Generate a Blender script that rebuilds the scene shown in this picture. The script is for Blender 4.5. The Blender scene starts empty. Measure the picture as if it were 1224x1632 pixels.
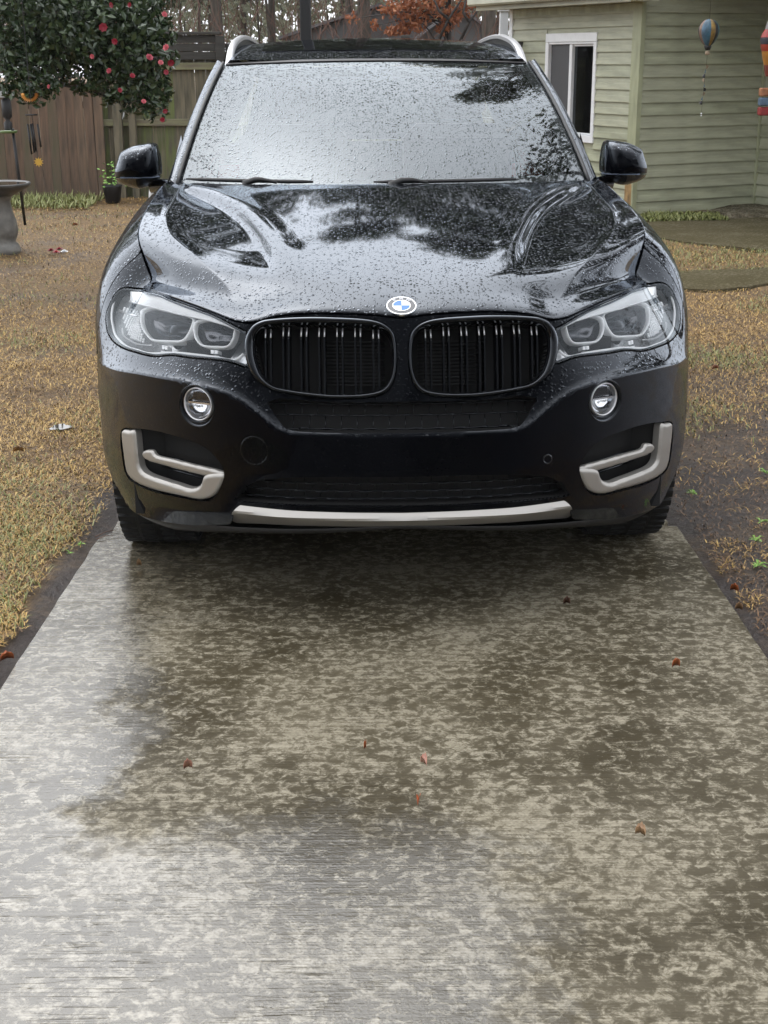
import bpy, bmesh, math, random
import numpy as np
from math import sin, cos, tan, pi, radians, atan2, sqrt
from mathutils import Vector, Matrix
from mathutils.geometry import delaunay_2d_cdt
random.seed(7); RNG = np.random.default_rng(7)
S = bpy.context.scene
COL = S.collection

# ------------------------------------------------------------------ camera, sky, sun
CAM_LOC = (0.0, 0.0, 1.443)
cam = bpy.data.objects.new('camera', bpy.data.cameras.new('camera'))
COL.objects.link(cam); S.camera = cam
cam.location = CAM_LOC
cam.rotation_euler = (Matrix.Rotation(radians(90 - 18.5), 3, 'X') @ Matrix.Rotation(radians(-0.3), 3, 'Z')).to_euler()
cam.data.sensor_fit = 'VERTICAL'; cam.data.sensor_height = 36.0; cam.data.lens = 48.0
cam.data.clip_start = 0.05; cam.data.clip_end = 600
SUN_EL, SUN_AZ = 62, -35            # high and to the left, behind the cloud
world = bpy.data.worlds.new('World'); S.world = world; world.use_nodes = True
wn, wl = world.node_tree.nodes, world.node_tree.links
wn.clear()
w_out = wn.new('ShaderNodeOutputWorld'); w_bg = wn.new('ShaderNodeBackground')
w_sky = wn.new('ShaderNodeTexSky'); w_sky.sky_type = 'NISHITA'; w_sky.sun_disc = False
w_sky.sun_elevation = radians(SUN_EL); w_sky.sun_rotation = radians(SUN_AZ)
w_sky.air_density = 1.0; w_sky.dust_density = 4.0; w_sky.ozone_density = 1.0
w_hs = wn.new('ShaderNodeHueSaturation'); w_hs.inputs['Saturation'].default_value = 0.16
w_mx = wn.new('ShaderNodeMix'); w_mx.data_type = 'RGBA'; w_mx.inputs['Factor'].default_value = 0.55
w_mx.inputs['B'].default_value = (9.0, 9.3, 9.9, 1)          # the grey cloud deck
wl.new(w_sky.outputs['Color'], w_hs.inputs['Color']); wl.new(w_hs.outputs['Color'], w_mx.inputs['A'])
wl.new(w_mx.outputs['Result'], w_bg.inputs['Color']); w_bg.inputs['Strength'].default_value = 0.12
wl.new(w_bg.outputs['Background'], w_out.inputs['Surface'])
sun = bpy.data.objects.new('sun', bpy.data.lights.new('sun', 'SUN')); COL.objects.link(sun)
sun.data.energy = 0.55; sun.data.angle = radians(120); sun.data.color = (1.0, 0.97, 0.93)
sun.rotation_euler = (radians(90 - SUN_EL), 0, radians(180 - SUN_AZ))
sun.location = (-3, -3, 12)
S.view_settings.view_transform = 'Standard'; S.view_settings.look = 'None'
S.view_settings.exposure = 1.15; S.view_settings.gamma = 1.0; S.view_settings.use_curve_mapping = False
S.cycles.max_bounces = 8; S.cycles.transparent_max_bounces = 12
S.cycles.caustics_reflective = False; S.cycles.caustics_refractive = False

# ------------------------------------------------------------------ helpers
def tag(o, label=None, cat=None, group=None, kind=None):
    if label: o['label'] = label
    if cat: o['category'] = cat
    if group: o['group'] = group
    if kind: o['kind'] = kind
    return o
def empty(name, loc=(0, 0, 0), rot=(0, 0, 0), parent=None, **k):
    o = bpy.data.objects.new(name, None); COL.objects.link(o)
    o.location = loc; o.rotation_euler = rot; o.empty_display_size = 0.1
    if parent: o.parent = parent
    return tag(o, **k)
def mesh_obj(name, verts, faces, mat, parent=None, smooth=True, loc=(0, 0, 0), rot=(0, 0, 0), **k):
    me = bpy.data.meshes.new(name)
    if isinstance(verts, np.ndarray): verts = verts.tolist()
    if isinstance(faces, np.ndarray): faces = faces.tolist()
    me.from_pydata(verts, [], faces)
    if smooth: me.polygons.foreach_set('use_smooth', [True] * len(me.polygons))
    for m in (mat if isinstance(mat, (list, tuple)) else [mat]): me.materials.append(m)
    me.update()
    o = bpy.data.objects.new(name, me); COL.objects.link(o); o.location = loc; o.rotation_euler = rot
    if parent: o.parent = parent
    return tag(o, **k)
class MB:
    """collects boxes, tubes and strips for one mesh"""
    def __init__(s): s.v = []; s.f = []; s.m = []
    def add(s, v, f, mi=0):
        b = len(s.v); s.v += [tuple(map(float, p)) for p in v]; s.f += [tuple(b + int(i) for i in q) for q in f]; s.m += [mi] * len(f); return s
    def box(s, a, b, mi=0, M=None, bev=0.0):
        bm = bmesh.new(); bmesh.ops.create_cube(bm, size=1)
        for v in bm.verts: v.co = Vector([(a[i] + b[i]) / 2 + v.co[i] * (b[i] - a[i]) for i in range(3)])
        if bev: bmesh.ops.bevel(bm, geom=bm.edges[:], offset=bev, segments=1, affect='EDGES')
        if M is not None: bm.transform(M)
        bm.verts.index_update()
        s.add([v.co[:] for v in bm.verts], [[v.index for v in f.verts] for f in bm.faces], mi); bm.free(); return s
    def tube(s, pts, r, n=8, mi=0, cap=True):
        pts = [Vector(p) for p in pts]; rs = r if isinstance(r, (list, tuple)) else [r] * len(pts)
        v = []; f = []; prev = None
        for i, p in enumerate(pts):
            t = (pts[min(i + 1, len(pts) - 1)] - pts[max(i - 1, 0)]).normalized()
            if prev is None:
                x = t.orthogonal().normalized()
            else:
                x = (prev - t * prev.dot(t)); x = x.normalized() if x.length > 1e-6 else t.orthogonal().normalized()
            prev = x; y = t.cross(x)
            for k in range(n):
                a = 2 * pi * k / n; v.append(p + (x * cos(a) + y * sin(a)) * rs[i])
        for i in range(len(pts) - 1):
            for k in range(n):
                f.append((i * n + k, i * n + (k + 1) % n, (i + 1) * n + (k + 1) % n, (i + 1) * n + k))
        if cap: f.append(tuple(range(n))[::-1]); f.append(tuple((len(pts) - 1) * n + k for k in range(n)))
        return s.add(v, f, mi)
    def lathe(s, prof, n=32, mi=0, M=None):
        """prof: list of (r, z) about local z"""
        v = []; f = []
        for r, z in prof:
            for k in range(n):
                a = 2 * pi * k / n; p = Vector((r * cos(a), r * sin(a), z)); v.append(M @ p if M is not None else p)
        for i in range(len(prof) - 1):
            for k in range(n): f.append((i * n + k, i * n + (k + 1) % n, (i + 1) * n + (k + 1) % n, (i + 1) * n + k))
        return s.add(v, f, mi)
    def build(s, name, mat, parent=None, smooth=False, **k):
        o = mesh_obj(name, s.v, s.f, mat, parent, smooth, **k)
        if any(s.m): o.data.polygons.foreach_set('material_index', s.m)
        return o
def fixn(o):
    bm = bmesh.new(); bm.from_mesh(o.data); bmesh.ops.recalc_face_normals(bm, faces=bm.faces[:]); bm.to_mesh(o.data); bm.free(); return o
def autosmooth(o, deg=35):
    me = o.data; me.polygons.foreach_set('use_smooth', [True] * len(me.polygons))
    me.set_sharp_from_angle(angle=radians(deg)); return o
def copy_tree(o, parent=None):
    c = o.copy(); COL.objects.link(c)
    c.parent = parent
    for ch in list(o.children): copy_tree(ch, c)
    return c

# ------------------------------------------------------------------ materials
MATS = {}
def nt(name):
    m = bpy.data.materials.new(name); m.use_nodes = True; t = m.node_tree; t.nodes.clear()
    MATS[name] = m; return m, t.nodes, t.links
def pbr(name, col, rough=0.5, metal=0.0, ior=1.5, coat=0.0, noise=0.0, nscale=20, bump=0.0, bscale=60, rvar=0.0, spec=0.5, nstretch=(1, 1, 1), col2=None, coords='Object'):
    m, N, L = nt(name); o = N.new('ShaderNodeOutputMaterial'); b = N.new('ShaderNodeBsdfPrincipled'); L.new(b.outputs[0], o.inputs[0])
    b.inputs['Base Color'].default_value = (*col, 1); b.inputs['Roughness'].default_value = rough; b.inputs['Metallic'].default_value = metal
    b.inputs['IOR'].default_value = ior; b.inputs['Coat Weight'].default_value = coat; b.inputs['Coat Roughness'].default_value = 0.05
    b.inputs['Specular IOR Level'].default_value = spec
    tc = N.new('ShaderNodeTexCoord'); mp = N.new('ShaderNodeMapping'); L.new(tc.outputs[coords], mp.inputs[0]); mp.inputs['Scale'].default_value = nstretch
    if noise or col2:
        n = N.new('ShaderNodeTexNoise'); n.inputs['Scale'].default_value = nscale; n.inputs['Detail'].default_value = 6; L.new(mp.outputs[0], n.inputs[0])
        r = N.new('ShaderNodeValToRGB'); L.new(n.outputs[0], r.inputs[0])
        c2 = col2 or tuple(c * (1 - noise) for c in col)
        r.color_ramp.elements[0].position = 0.35; r.color_ramp.elements[0].color = (*c2, 1)
        r.color_ramp.elements[1].position = 0.65; r.color_ramp.elements[1].color = (*[min(1, c * (1 + noise * 0.6)) for c in col], 1)
        L.new(r.outputs[0], b.inputs['Base Color'])
        if rvar:
            mr = N.new('ShaderNodeMapRange'); L.new(n.outputs[0], mr.inputs[0]); mr.inputs[3].default_value = rough - rvar; mr.inputs[4].default_value = rough + rvar
            L.new(mr.outputs[0], b.inputs['Roughness'])
    if bump:
        n = N.new('ShaderNodeTexNoise'); n.inputs['Scale'].default_value = bscale; n.inputs['Detail'].default_value = 5; L.new(mp.outputs[0], n.inputs[0])
        bp = N.new('ShaderNodeBump'); bp.inputs['Strength'].default_value = 1; bp.inputs['Distance'].default_value = bump
        L.new(n.outputs[0], bp.inputs['Height']); L.new(bp.outputs[0], b.inputs['Normal'])
    return m
def droplets(N, L, scales=((95, 0.35, 1.0), (170, 0.3, 0.5)), upmask=True, amount=0.0016):
    """rain beads standing on a surface: rounded caps of random size in voronoi cells"""
    tc = N.new('ShaderNodeTexCoord'); total = None
    for sc, thr, w in scales:
        v = N.new('ShaderNodeTexVoronoi'); v.inputs['Scale'].default_value = sc; v.inputs['Randomness'].default_value = 1.0
        L.new(tc.outputs['Object'], v.inputs['Vector'])
        sep = N.new('ShaderNodeSeparateColor'); L.new(v.outputs['Color'], sep.inputs[0])
        rr = N.new('ShaderNodeMapRange'); L.new(sep.outputs[0], rr.inputs[0]); rr.inputs[3].default_value = 0.0; rr.inputs[4].default_value = thr + 0.12
        rr.inputs[1].default_value = 0.1
        sub = N.new('ShaderNodeMath'); sub.operation = 'SUBTRACT'; L.new(rr.outputs[0], sub.inputs[0]); L.new(v.outputs['Distance'], sub.inputs[1])
        mx = N.new('ShaderNodeMath'); mx.operation = 'MAXIMUM'; mx.inputs[1].default_value = 0; L.new(sub.outputs[0], mx.inputs[0])
        sq = N.new('ShaderNodeMath'); sq.operation = 'POWER'; sq.inputs[1].default_value = 0.6; L.new(mx.outputs[0], sq.inputs[0])
        ml = N.new('ShaderNodeMath'); ml.operation = 'MULTIPLY'; ml.inputs[1].default_value = w; L.new(sq.outputs[0], ml.inputs[0])
        if total is None: total = ml
        else:
            ad = N.new('ShaderNodeMath'); ad.operation = 'ADD'; L.new(total.outputs[0], ad.inputs[0]); L.new(ml.outputs[0], ad.inputs[1]); total = ad
    h = total
    if upmask:       # water beads on faces that look up, little clings to upright ones
        g = N.new('ShaderNodeNewGeometry'); sx = N.new('ShaderNodeSeparateXYZ'); L.new(g.outputs['True Normal'], sx.inputs[0])
        mr = N.new('ShaderNodeMapRange'); L.new(sx.outputs[2], mr.inputs[0]); mr.inputs[1].default_value = 0.15; mr.inputs[2].default_value = 0.6
        mr.inputs[3].default_value = 0.10; mr.inputs[4].default_value = 1.0
        m2 = N.new('ShaderNodeMath'); m2.operation = 'MULTIPLY'; L.new(h.outputs[0], m2.inputs[0]); L.new(mr.outputs[0], m2.inputs[1]); h = m2
    b = N.new('ShaderNodeBump'); b.inputs['Distance'].default_value = amount; b.inputs['Strength'].default_value = 1
    L.new(h.outputs[0], b.inputs['Height']); return b
def coat_curve(N, L, lo, hi, power, normal=None):
    lw = N.new('ShaderNodeLayerWeight'); lw.inputs['Blend'].default_value = .5
    if normal is not None: L.new(normal, lw.inputs['Normal'])
    pw = N.new('ShaderNodeMath'); pw.operation = 'POWER'; pw.inputs[1].default_value = power; L.new(lw.outputs['Facing'], pw.inputs[0])
    mr = N.new('ShaderNodeMapRange'); L.new(pw.outputs[0], mr.inputs[0]); mr.inputs[3].default_value = lo; mr.inputs[4].default_value = hi; return mr.outputs[0]
def paint(name, col=(0.0012, 0.0014, 0.0024), rough=0.04, drops=True, amount=0.0045, lo=.004, hi=.58, power=1.85):
    """black base under a wet clear coat"""
    m, N, L = nt(name); o = N.new('ShaderNodeOutputMaterial'); d = N.new('ShaderNodeBsdfDiffuse'); g = N.new('ShaderNodeBsdfGlossy'); mx = N.new('ShaderNodeMixShader')
    d.inputs[0].default_value = (*col, 1); g.inputs['Roughness'].default_value = rough; g.inputs[0].default_value = (.86, .92, 1, 1)
    nrm = None
    if drops: nrm = droplets(N, L, amount=amount).outputs[0]; L.new(nrm, g.inputs['Normal'])
    L.new(coat_curve(N, L, lo, hi, power, nrm), mx.inputs[0]); L.new(d.outputs[0], mx.inputs[1]); L.new(g.outputs[0], mx.inputs[2]); L.new(mx.outputs[0], o.inputs[0])
    return m
M_paint = paint('black_paint')
M_gloss = paint('gloss_black', (0.003, 0.003, 0.0035), 0.06, drops=False, lo=.012, hi=.7, power=1.7)
M_blade = paint('grille_black', (0.002, 0.002, 0.0025), 0.12, drops=False, lo=.006, hi=.30, power=2.2)
M_trim = pbr('black_plastic', (0.004, 0.004, 0.0045), 0.42)
M_rubber = pbr('tyre_rubber', (0.007, 0.007, 0.007), 0.6, noise=0.3, nscale=40)
M_dark = pbr('dark_void', (0.002, 0.002, 0.002), 0.8)
M_silver = pbr('matte_silver', (0.36, 0.345, 0.32), 0.34, metal=0.55, bump=0.00015, bscale=900)
M_rail = pbr('satin_aluminium', (0.62, 0.62, 0.63), 0.3, metal=0.6)
M_chrome = pbr('chrome', (0.75, 0.76, 0.78), 0.12, metal=1.0)
M_lampgrey = pbr('lamp_frosted', (0.93, 0.95, 0.96), 0.3)
M_lampdark = pbr('lamp_dark_chrome', (0.62, 0.63, 0.64), 0.22, metal=0.7)
M_brow = pbr('lamp_brow_chrome', (0.93, 0.95, 0.96), 0.25)
M_bowl = pbr('lamp_bowl', (0.09, 0.092, 0.10), 0.16, metal=0.9)
M_seat = pbr('seat_leather', (0.05, 0.045, 0.04), 0.5)
M_dash = pbr('dashboard', (0.03, 0.03, 0.03), 0.6)
M_inter = pbr('headliner', (0.3, 0.3, 0.29), 0.8)
def glassmat(name, refl=0.0, tint=(0.9, 0.93, 0.92), drops=True, rough=0.02, amount=0.0025, ior=1.5, bead=0.0):
    m, N, L = nt(name); o = N.new('ShaderNodeOutputMaterial'); mx = N.new('ShaderNodeMixShader'); L.new(mx.outputs[0], o.inputs[0])
    tr = N.new('ShaderNodeBsdfTransparent'); tr.inputs[0].default_value = (*tint, 1)
    gl = N.new('ShaderNodeBsdfGlossy'); gl.inputs['Roughness'].default_value = rough; gl.inputs[0].default_value = (0.88, 0.95, 1, 1)
    fr = N.new('ShaderNodeFresnel'); fr.inputs[0].default_value = ior
    ad = N.new('ShaderNodeMath'); ad.operation = 'ADD'; ad.use_clamp = True; ad.inputs[1].default_value = refl
    L.new(fr.outputs[0], ad.inputs[0]); L.new(ad.outputs[0], mx.inputs[0]); L.new(tr.outputs[0], mx.inputs[1]); L.new(gl.outputs[0], mx.inputs[2])
    if drops:
        d = droplets(N, L, upmask=False, amount=amount, scales=((85, 0.34, 1.0), (150, 0.34, 0.5))); L.new(d.outputs[0], gl.inputs['Normal']); L.new(d.outputs[0], fr.inputs['Normal'])
        if bead:                                 # under a bead the coated pane mirrors less
            h = d.inputs['Height'].links[0].from_socket; mr = N.new('ShaderNodeMapRange'); L.new(h, mr.inputs[0]); mr.inputs[1].default_value = .0; mr.inputs[2].default_value = .22; mr.inputs[3].default_value = refl; mr.inputs[4].default_value = refl * (1 - bead); L.new(mr.outputs[0], ad.inputs[1])
    return m
M_wind = glassmat('windscreen_coated_glass', refl=0.075, tint=(0.75, 0.8, 0.8), amount=.006, bead=.85)
M_lens = glassmat('clear_lens', refl=0.0, tint=(1, 1, 1), drops=False, ior=1.38)
M_sideglass = glassmat('tinted_glass', refl=0.04, tint=(0.12, 0.12, 0.13), drops=False)
# ------------------------------------------------------------------ the car
SLOPE = radians(1.5)                 # the driveway falls gently away from the camera
CAR_YAW = radians(1.8); CAR_AT = (0.055, 3.55, -tan(SLOPE) * 3.55)
CAR_ROT = (Matrix.Rotation(-SLOPE, 3, 'X') @ Matrix.Rotation(CAR_YAW, 3, 'Z'))
_M = np.array(CAR_ROT); _O = np.array(CAR_AT)
_p, _r = radians(18.5), radians(-0.3)
_f = np.array([0, cos(_p), -sin(_p)]); _rr = np.array([1., 0, 0]); _uu = np.cross(_rr, _f)
_R = _rr * cos(_r) + _uu * sin(_r); _U = -_rr * sin(_r) + _uu * cos(_r)
def survey(P):
    """car coordinates -> measured photo coordinates (for reading dimensions off the photograph)"""
    d = P @ _M.T + _O - np.array(CAM_LOC); z = d @ _f
    return np.stack([612 + 2176 * (d @ _R) / z, 816 - 2176 * (d @ _U) / z], -1)
_TAB = {}
def interp(x, xs, ys):
    """smooth table lookup: dense resample, softened so that reflections flow"""
    key = (id(xs), id(ys))
    if key not in _TAB:
        xs_, ys_ = np.array(xs, float), np.array(ys, float); g = np.linspace(xs_[0], xs_[-1], 900); y = np.interp(g, xs_, ys_)
        k = 900 * np.median(np.diff(xs_)) / (xs_[-1] - xs_[0]) * .55; r = int(max(2, k)); w = np.hanning(2 * r + 1); w /= w.sum()
        yp = np.concatenate([2 * y[0] - y[1:r + 1][::-1], y, 2 * y[-1] - y[-r - 1:-1][::-1]]); _TAB[key] = (g, np.convolve(yp, w, 'valid'), xs, ys)
    t = _TAB[key]; return np.interp(x, t[0], t[1])
def smooth(x, a, b):
    t = np.clip((x - a) / (b - a), 0, 1); return t * t * (3 - 2 * t)
def catmull(P, n=12, closed=False):
    P = [np.array(p, float) for p in P]; out = []
    m = len(P); rng = range(m) if closed else range(m - 1)
    for i in rng:
        if closed: a, b, c, d = P[(i - 1) % m], P[i], P[(i + 1) % m], P[(i + 2) % m]
        else: a, b, c, d = P[max(i - 1, 0)], P[i], P[i + 1], P[min(i + 2, m - 1)]
        for k in range(n):
            t = k / n; out.append(0.5 * ((2 * b) + (-a + c) * t + (2 * a - 5 * b + 4 * c - d) * t * t + (-a + 3 * b - 3 * c + d) * t ** 3))
    if not closed: out.append(P[-1])
    return np.array(out)
PLAN = catmull([(0, 0), (.15, .004), (.30, .022), (.42, .055), (.53, .10), (.64, .165), (.74, .25), (.82, .345), (.88, .46), (.922, .60), (.948, .75), (.960, .90), (.963, 1.2), (.962, 1.8), (.960, 2.6), (.958, 3.3), (.955, 3.8), (.935, 4.2), (.89, 4.5), (.78, 4.72), (.55, 4.84), (.25, 4.875), (0, 4.88)], 10)
PS = np.concatenate([[0], np.cumsum(np.hypot(*np.diff(PLAN, axis=0).T))]); SMAX = PS[-1]; PLX, PLY = PLAN[:, 0].copy(), PLAN[:, 1].copy()
_half = int(np.argmin(np.abs(PLAN[:, 1] - 2.4)))
def s_of_x(x): return float(np.interp(x, PLAN[:_half, 0], PS[:_half]))
def s_of_y(y): return float(np.interp(y, PLAN[:, 1], PS))
ZS_Y = [.0, .3, .40, .45, .50, .55, .60, .65, .70, .80, .90, 1.0, 1.15, 1.30, 1.45, 1.6, 2.0, 2.5, 3.0, 3.5, 4.0, 4.5, 4.9]; ZS_Z = [.90, .90, .902, .912, .938, .968, .992, 1.010, 1.025, 1.046, 1.062, 1.076, 1.095, 1.112, 1.127, 1.138, 1.147, 1.155, 1.167, 1.18, 1.187, 1.19, 1.19]
def zs(y): return interp(y, ZS_Y, ZS_Z)
ZC_X = [0, .32, .364, .415, .458, .503, .612, .76, .91, 1]; ZC_Z = [.563, .563, .590, .634, .659, .673, .689, .690, .67, .66]
W_V = [-.3, 0, .02, .05, .10, .16, .24, .45, .65, .9]; W_W = [.80, .825, .858, .90, .942, .972, .992, 1.0, .995, .965]
def shell0(s, Z):
    s = np.asarray(s, float); Z = np.asarray(Z, float); a = np.abs(s)
    X = np.interp(a, PS, PLX); Y = np.interp(a, PS, PLY)
    zc = interp(X, ZC_X, ZC_Z)
    k = 0.30 + 0.75 * smooth(X, .40, .80)
    front = 1 - smooth(Y, .24, .76)
    over = np.maximum(Z - zc, 0); lean = k * np.where(X > .6, .26 * np.tanh(over / .26), over) if False else k * (over + (.25 * np.tanh(over / .25) - over) * smooth(X, .5, .8)) + 0.018 * (1 - np.exp(-over / 0.012))
    low = np.maximum(.45 - Z, 0); under = .10 * low + 0.4 * np.maximum(.31 - Z, 0)
    Y2 = Y + (lean + under * .8) * front
    # rear leans forward
    rear = smooth(Y, 4.2, 4.6); Y2 = Y2 - rear * (np.maximum(Z - .7, 0) * .25)
    w = interp(zs(Y) - Z, W_V, W_W); side = smooth(Y, .20, .48) * (1 - smooth(Y, 4.3, 4.75))
    w = 1 + (w - 1) * side
    w = w * (1 - .05 * smooth(.40 - Z, 0, .25) * side)
    return np.stack([np.sign(s + 1e-12) * X * w, Y2, Z], -1)
def shell(s, Z, d=0.0):
    s = np.asarray(s, float); Z = np.asarray(Z, float); P = shell0(s, Z)
    if np.isscalar(d) and d == 0: return P
    e = .006; ps = shell0(s + e, Z) - shell0(s - e, Z); pz = shell0(s, Z + e) - shell0(s, Z - e)
    n = np.cross(ps, pz); n /= np.linalg.norm(n, axis=-1, keepdims=True)
    return P + n * np.asarray(d)[..., None]
def invert(fn, pix, us, vs, d=0.0):
    """find surface parameters of photo points on the left half of the car (returned mirrored, positive)"""
    U, V = np.meshgrid(us, vs); G = survey(fn(-U, V, d) if d else fn(-U, V)); out = []
    for q in np.array(pix, float):
        k = np.argmin(((G - q) ** 2).sum(-1)); u, v = U.flat[k], V.flat[k]
        for _ in range(12):
            f0 = lambda a, b: survey(fn(np.array([-a]), np.array([b]), d) if d else fn(np.array([-a]), np.array([b])))[0]
            p = f0(u, v); e = 1e-4; J = np.stack([(f0(u + e, v) - p) / e, (f0(u, v + e) - p) / e], 1)
            try: st = np.linalg.solve(J, q - p)
            except Exception: break
            st = np.clip(st, -.03, .03); u += st[0]; v += st[1]
            u = min(max(u, us[0]), us[-1])
        out.append((u, v))
    return np.array(out)
_us, _vs = np.linspace(-.02, 1.15, 120), np.linspace(.2, 1.0, 80)
def tr(pix, d=0.0): return invert(shell, pix, _us, _vs, d)
def resample(P, step, closed=True):
    P = np.array(P, float); Q = np.vstack([P, P[:1]]) if closed else P
    L = np.concatenate([[0], np.cumsum(np.hypot(*np.diff(Q, axis=0).T))]); n = max(4, int(round(L[-1] / step)))
    t = np.linspace(0, L[-1], n + 1)[:-1] if closed else np.linspace(0, L[-1], n + 1)
    return np.stack([np.interp(t, L, Q[:, 0]), np.interp(t, L, Q[:, 1])], 1)
def resample_n(P, n):
    Q = np.vstack([P, P[:1]]); L = np.concatenate([[0], np.cumsum(np.hypot(*np.diff(Q, axis=0).T))])
    t = np.linspace(0, L[-1], n + 1)[:-1]; return np.stack([np.interp(t, L, Q[:, 0]), np.interp(t, L, Q[:, 1])], 1)
def inside(P, poly):
    x, y = P[:, 0], P[:, 1]; c = np.zeros(len(P), bool); n = len(poly)
    for i in range(n):
        x1, y1 = poly[i]; x2, y2 = poly[(i + 1) % n]
        if y1 == y2: continue
        m = ((y1 > y) != (y2 > y)) & (x < (x2 - x1) * (y - y1) / (y2 - y1) + x1); c ^= m
    return c
def dist_poly(P, poly):
    A = np.array(poly); B = np.roll(A, -1, 0); D = np.full(len(P), 1e9)
    for a, b in zip(A, B):
        ab = b - a; t = np.clip(((P - a) @ ab) / max(ab @ ab, 1e-12), 0, 1); D = np.minimum(D, np.hypot(*(P - a - t[:, None] * ab).T))
    return D
def cdt(outer, holes=(), step=.02, extra=None):
    outer = np.array(outer); pts = [outer] + [np.array(h) for h in holes]; verts = []; edges = []
    for p in pts:
        b = len(verts); verts += [tuple(q) for q in p]; edges += [(b + i, b + (i + 1) % len(p)) for i in range(len(p))]
    x0, y0 = outer.min(0); x1, y1 = outer.max(0)
    gx, gy = np.meshgrid(np.arange(x0 + step / 2, x1, step), np.arange(y0 + step / 2, y1, step)); gx[1::2] += step / 2
    G = np.stack([gx.ravel(), gy.ravel()], 1); k = inside(G, outer)
    for h in holes: k &= ~inside(G, np.array(h))
    G = G[k]
    if len(G):
        D = dist_poly(G, outer)
        for h in holes: D = np.minimum(D, dist_poly(G, np.array(h)))
        G = G[D > step * .35]; verts += [tuple(q) for q in G]
    if extra is not None: verts += [tuple(q) for q in extra]
    V, E, Fc, *_ = delaunay_2d_cdt([Vector(v) for v in verts], edges, [], 0, 1e-6)
    V = np.array([v[:] for v in V]); Fc = np.array([f for f in Fc if len(f) == 3])
    C = V[Fc].mean(1); k = inside(C, outer)
    for h in holes: k &= ~inside(C, np.array(h))
    Fc = Fc[k]
    a = V[Fc[:, 1]] - V[Fc[:, 0]]; b = V[Fc[:, 2]] - V[Fc[:, 0]]; neg = a[:, 0] * b[:, 1] - a[:, 1] * b[:, 0] < 0
    Fc[neg] = Fc[neg][:, ::-1]
    used = np.unique(Fc); mp = -np.ones(len(V), int); mp[used] = np.arange(len(used))
    return V[used], mp[Fc]
def boundary_edges(F):
    cnt = {}
    for f in F:
        for i in range(3):
            a, b = int(f[i]), int(f[(i + 1) % 3]); cnt[(a, b)] = 1
    return [(a, b) for (a, b) in cnt if (b, a) not in cnt]
def panel(name, outer, holes, fn, mat, parent, step=.02, lip=.012, d0=0.0, pillow=None, round_=.0, extra=None, **k):
    """a pressed panel on surface fn(u, v, d): triangulated face, rounded rim, turned-in edge"""
    V, F = cdt(outer, holes, step, extra); n = len(V)
    d = np.full(n, float(d0))
    if pillow or round_:
        D = dist_poly(V, outer)
        for h in holes: D = np.minimum(D, dist_poly(V, h))
        if pillow: r, hh = pillow; t = np.clip(D / r, 0, 1); d = d0 + hh * np.sqrt(1 - (1 - t) ** 2)
    P = fn(V[:, 0], V[:, 1], d); verts = P.tolist(); faces = [tuple(map(int, f)) for f in F]
    if lip:
        be = boundary_edges(F); m = {}
        def low(i, key, dd):
            if (i, key) not in m:
                m[(i, key)] = len(verts); verts.append(fn(np.array([V[i, 0]]), np.array([V[i, 1]]), np.array([d[i] + dd]))[0].tolist())
            return m[(i, key)]
        ib = sorted({i for e in be for i in e}); base = len(verts)
        top = {i: base + j for j, i in enumerate(ib)}
        verts += P[ib].tolist(); lowp = fn(V[ib, 0], V[ib, 1], d[ib] - lip); base2 = len(verts); bot = {i: base2 + j for j, i in enumerate(ib)}
        verts += lowp.tolist()
        faces += [(top[b], top[a], bot[a], bot[b]) for a, b in be]
    return mesh_obj(name, verts, faces, mat, parent, True, **k)
def ringloft(outer, inner, prof, fn, n=120):
    """loft from outer outline to inner outline; prof = [(t, d)]"""
    A, B = resample_n(outer, n), resample_n(inner, n)
    k = int(np.argmin([np.abs(A - np.roll(B, s, 0)).sum() for s in range(n)])); B = np.roll(B, k, 0)
    V = []; F = []
    for t, d in prof:
        Q = A * (1 - t) + B * t; V += fn(Q[:, 0], Q[:, 1], np.full(n, float(d))).tolist()
    for i in range(len(prof) - 1):
        for j in range(n): F.append((i * n + j, i * n + (j + 1) % n, (i + 1) * n + (j + 1) % n, (i + 1) * n + j))
    return V, F
def mirror_uv(P): return np.array(P) * np.array([-1, 1])
def both(P): return [np.array(P), mirror_uv(P)]
def recess(name, poly, fn, depth, mat, parent, step=.03, **k):
    V, F = cdt(poly, (), step); P = fn(V[:, 0], V[:, 1], np.full(len(V), -depth)); verts = P.tolist(); faces = [tuple(map(int, f)) for f in F]
    n = len(poly); poly = np.array(poly); a = fn(poly[:, 0], poly[:, 1], np.full(n, -.004)); b = fn(poly[:, 0], poly[:, 1], np.full(n, -depth))
    base = len(verts); verts += a.tolist() + b.tolist()
    faces += [(base + i, base + (i + 1) % n, base + n + (i + 1) % n, base + n + i) for i in range(n)]
    return mesh_obj(name, verts, faces, mat, parent, False, **k)
def shellpath(uv, d): uv = np.array(uv); return shell(uv[:, 0], uv[:, 1], np.full(len(uv), float(d)) if np.isscalar(d) else np.array(d))

car = empty('parked_suv', CAR_AT, CAR_ROT.to_euler(), label='wet black sport utility vehicle parked nose first on the concrete driveway', cat='car')

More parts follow.
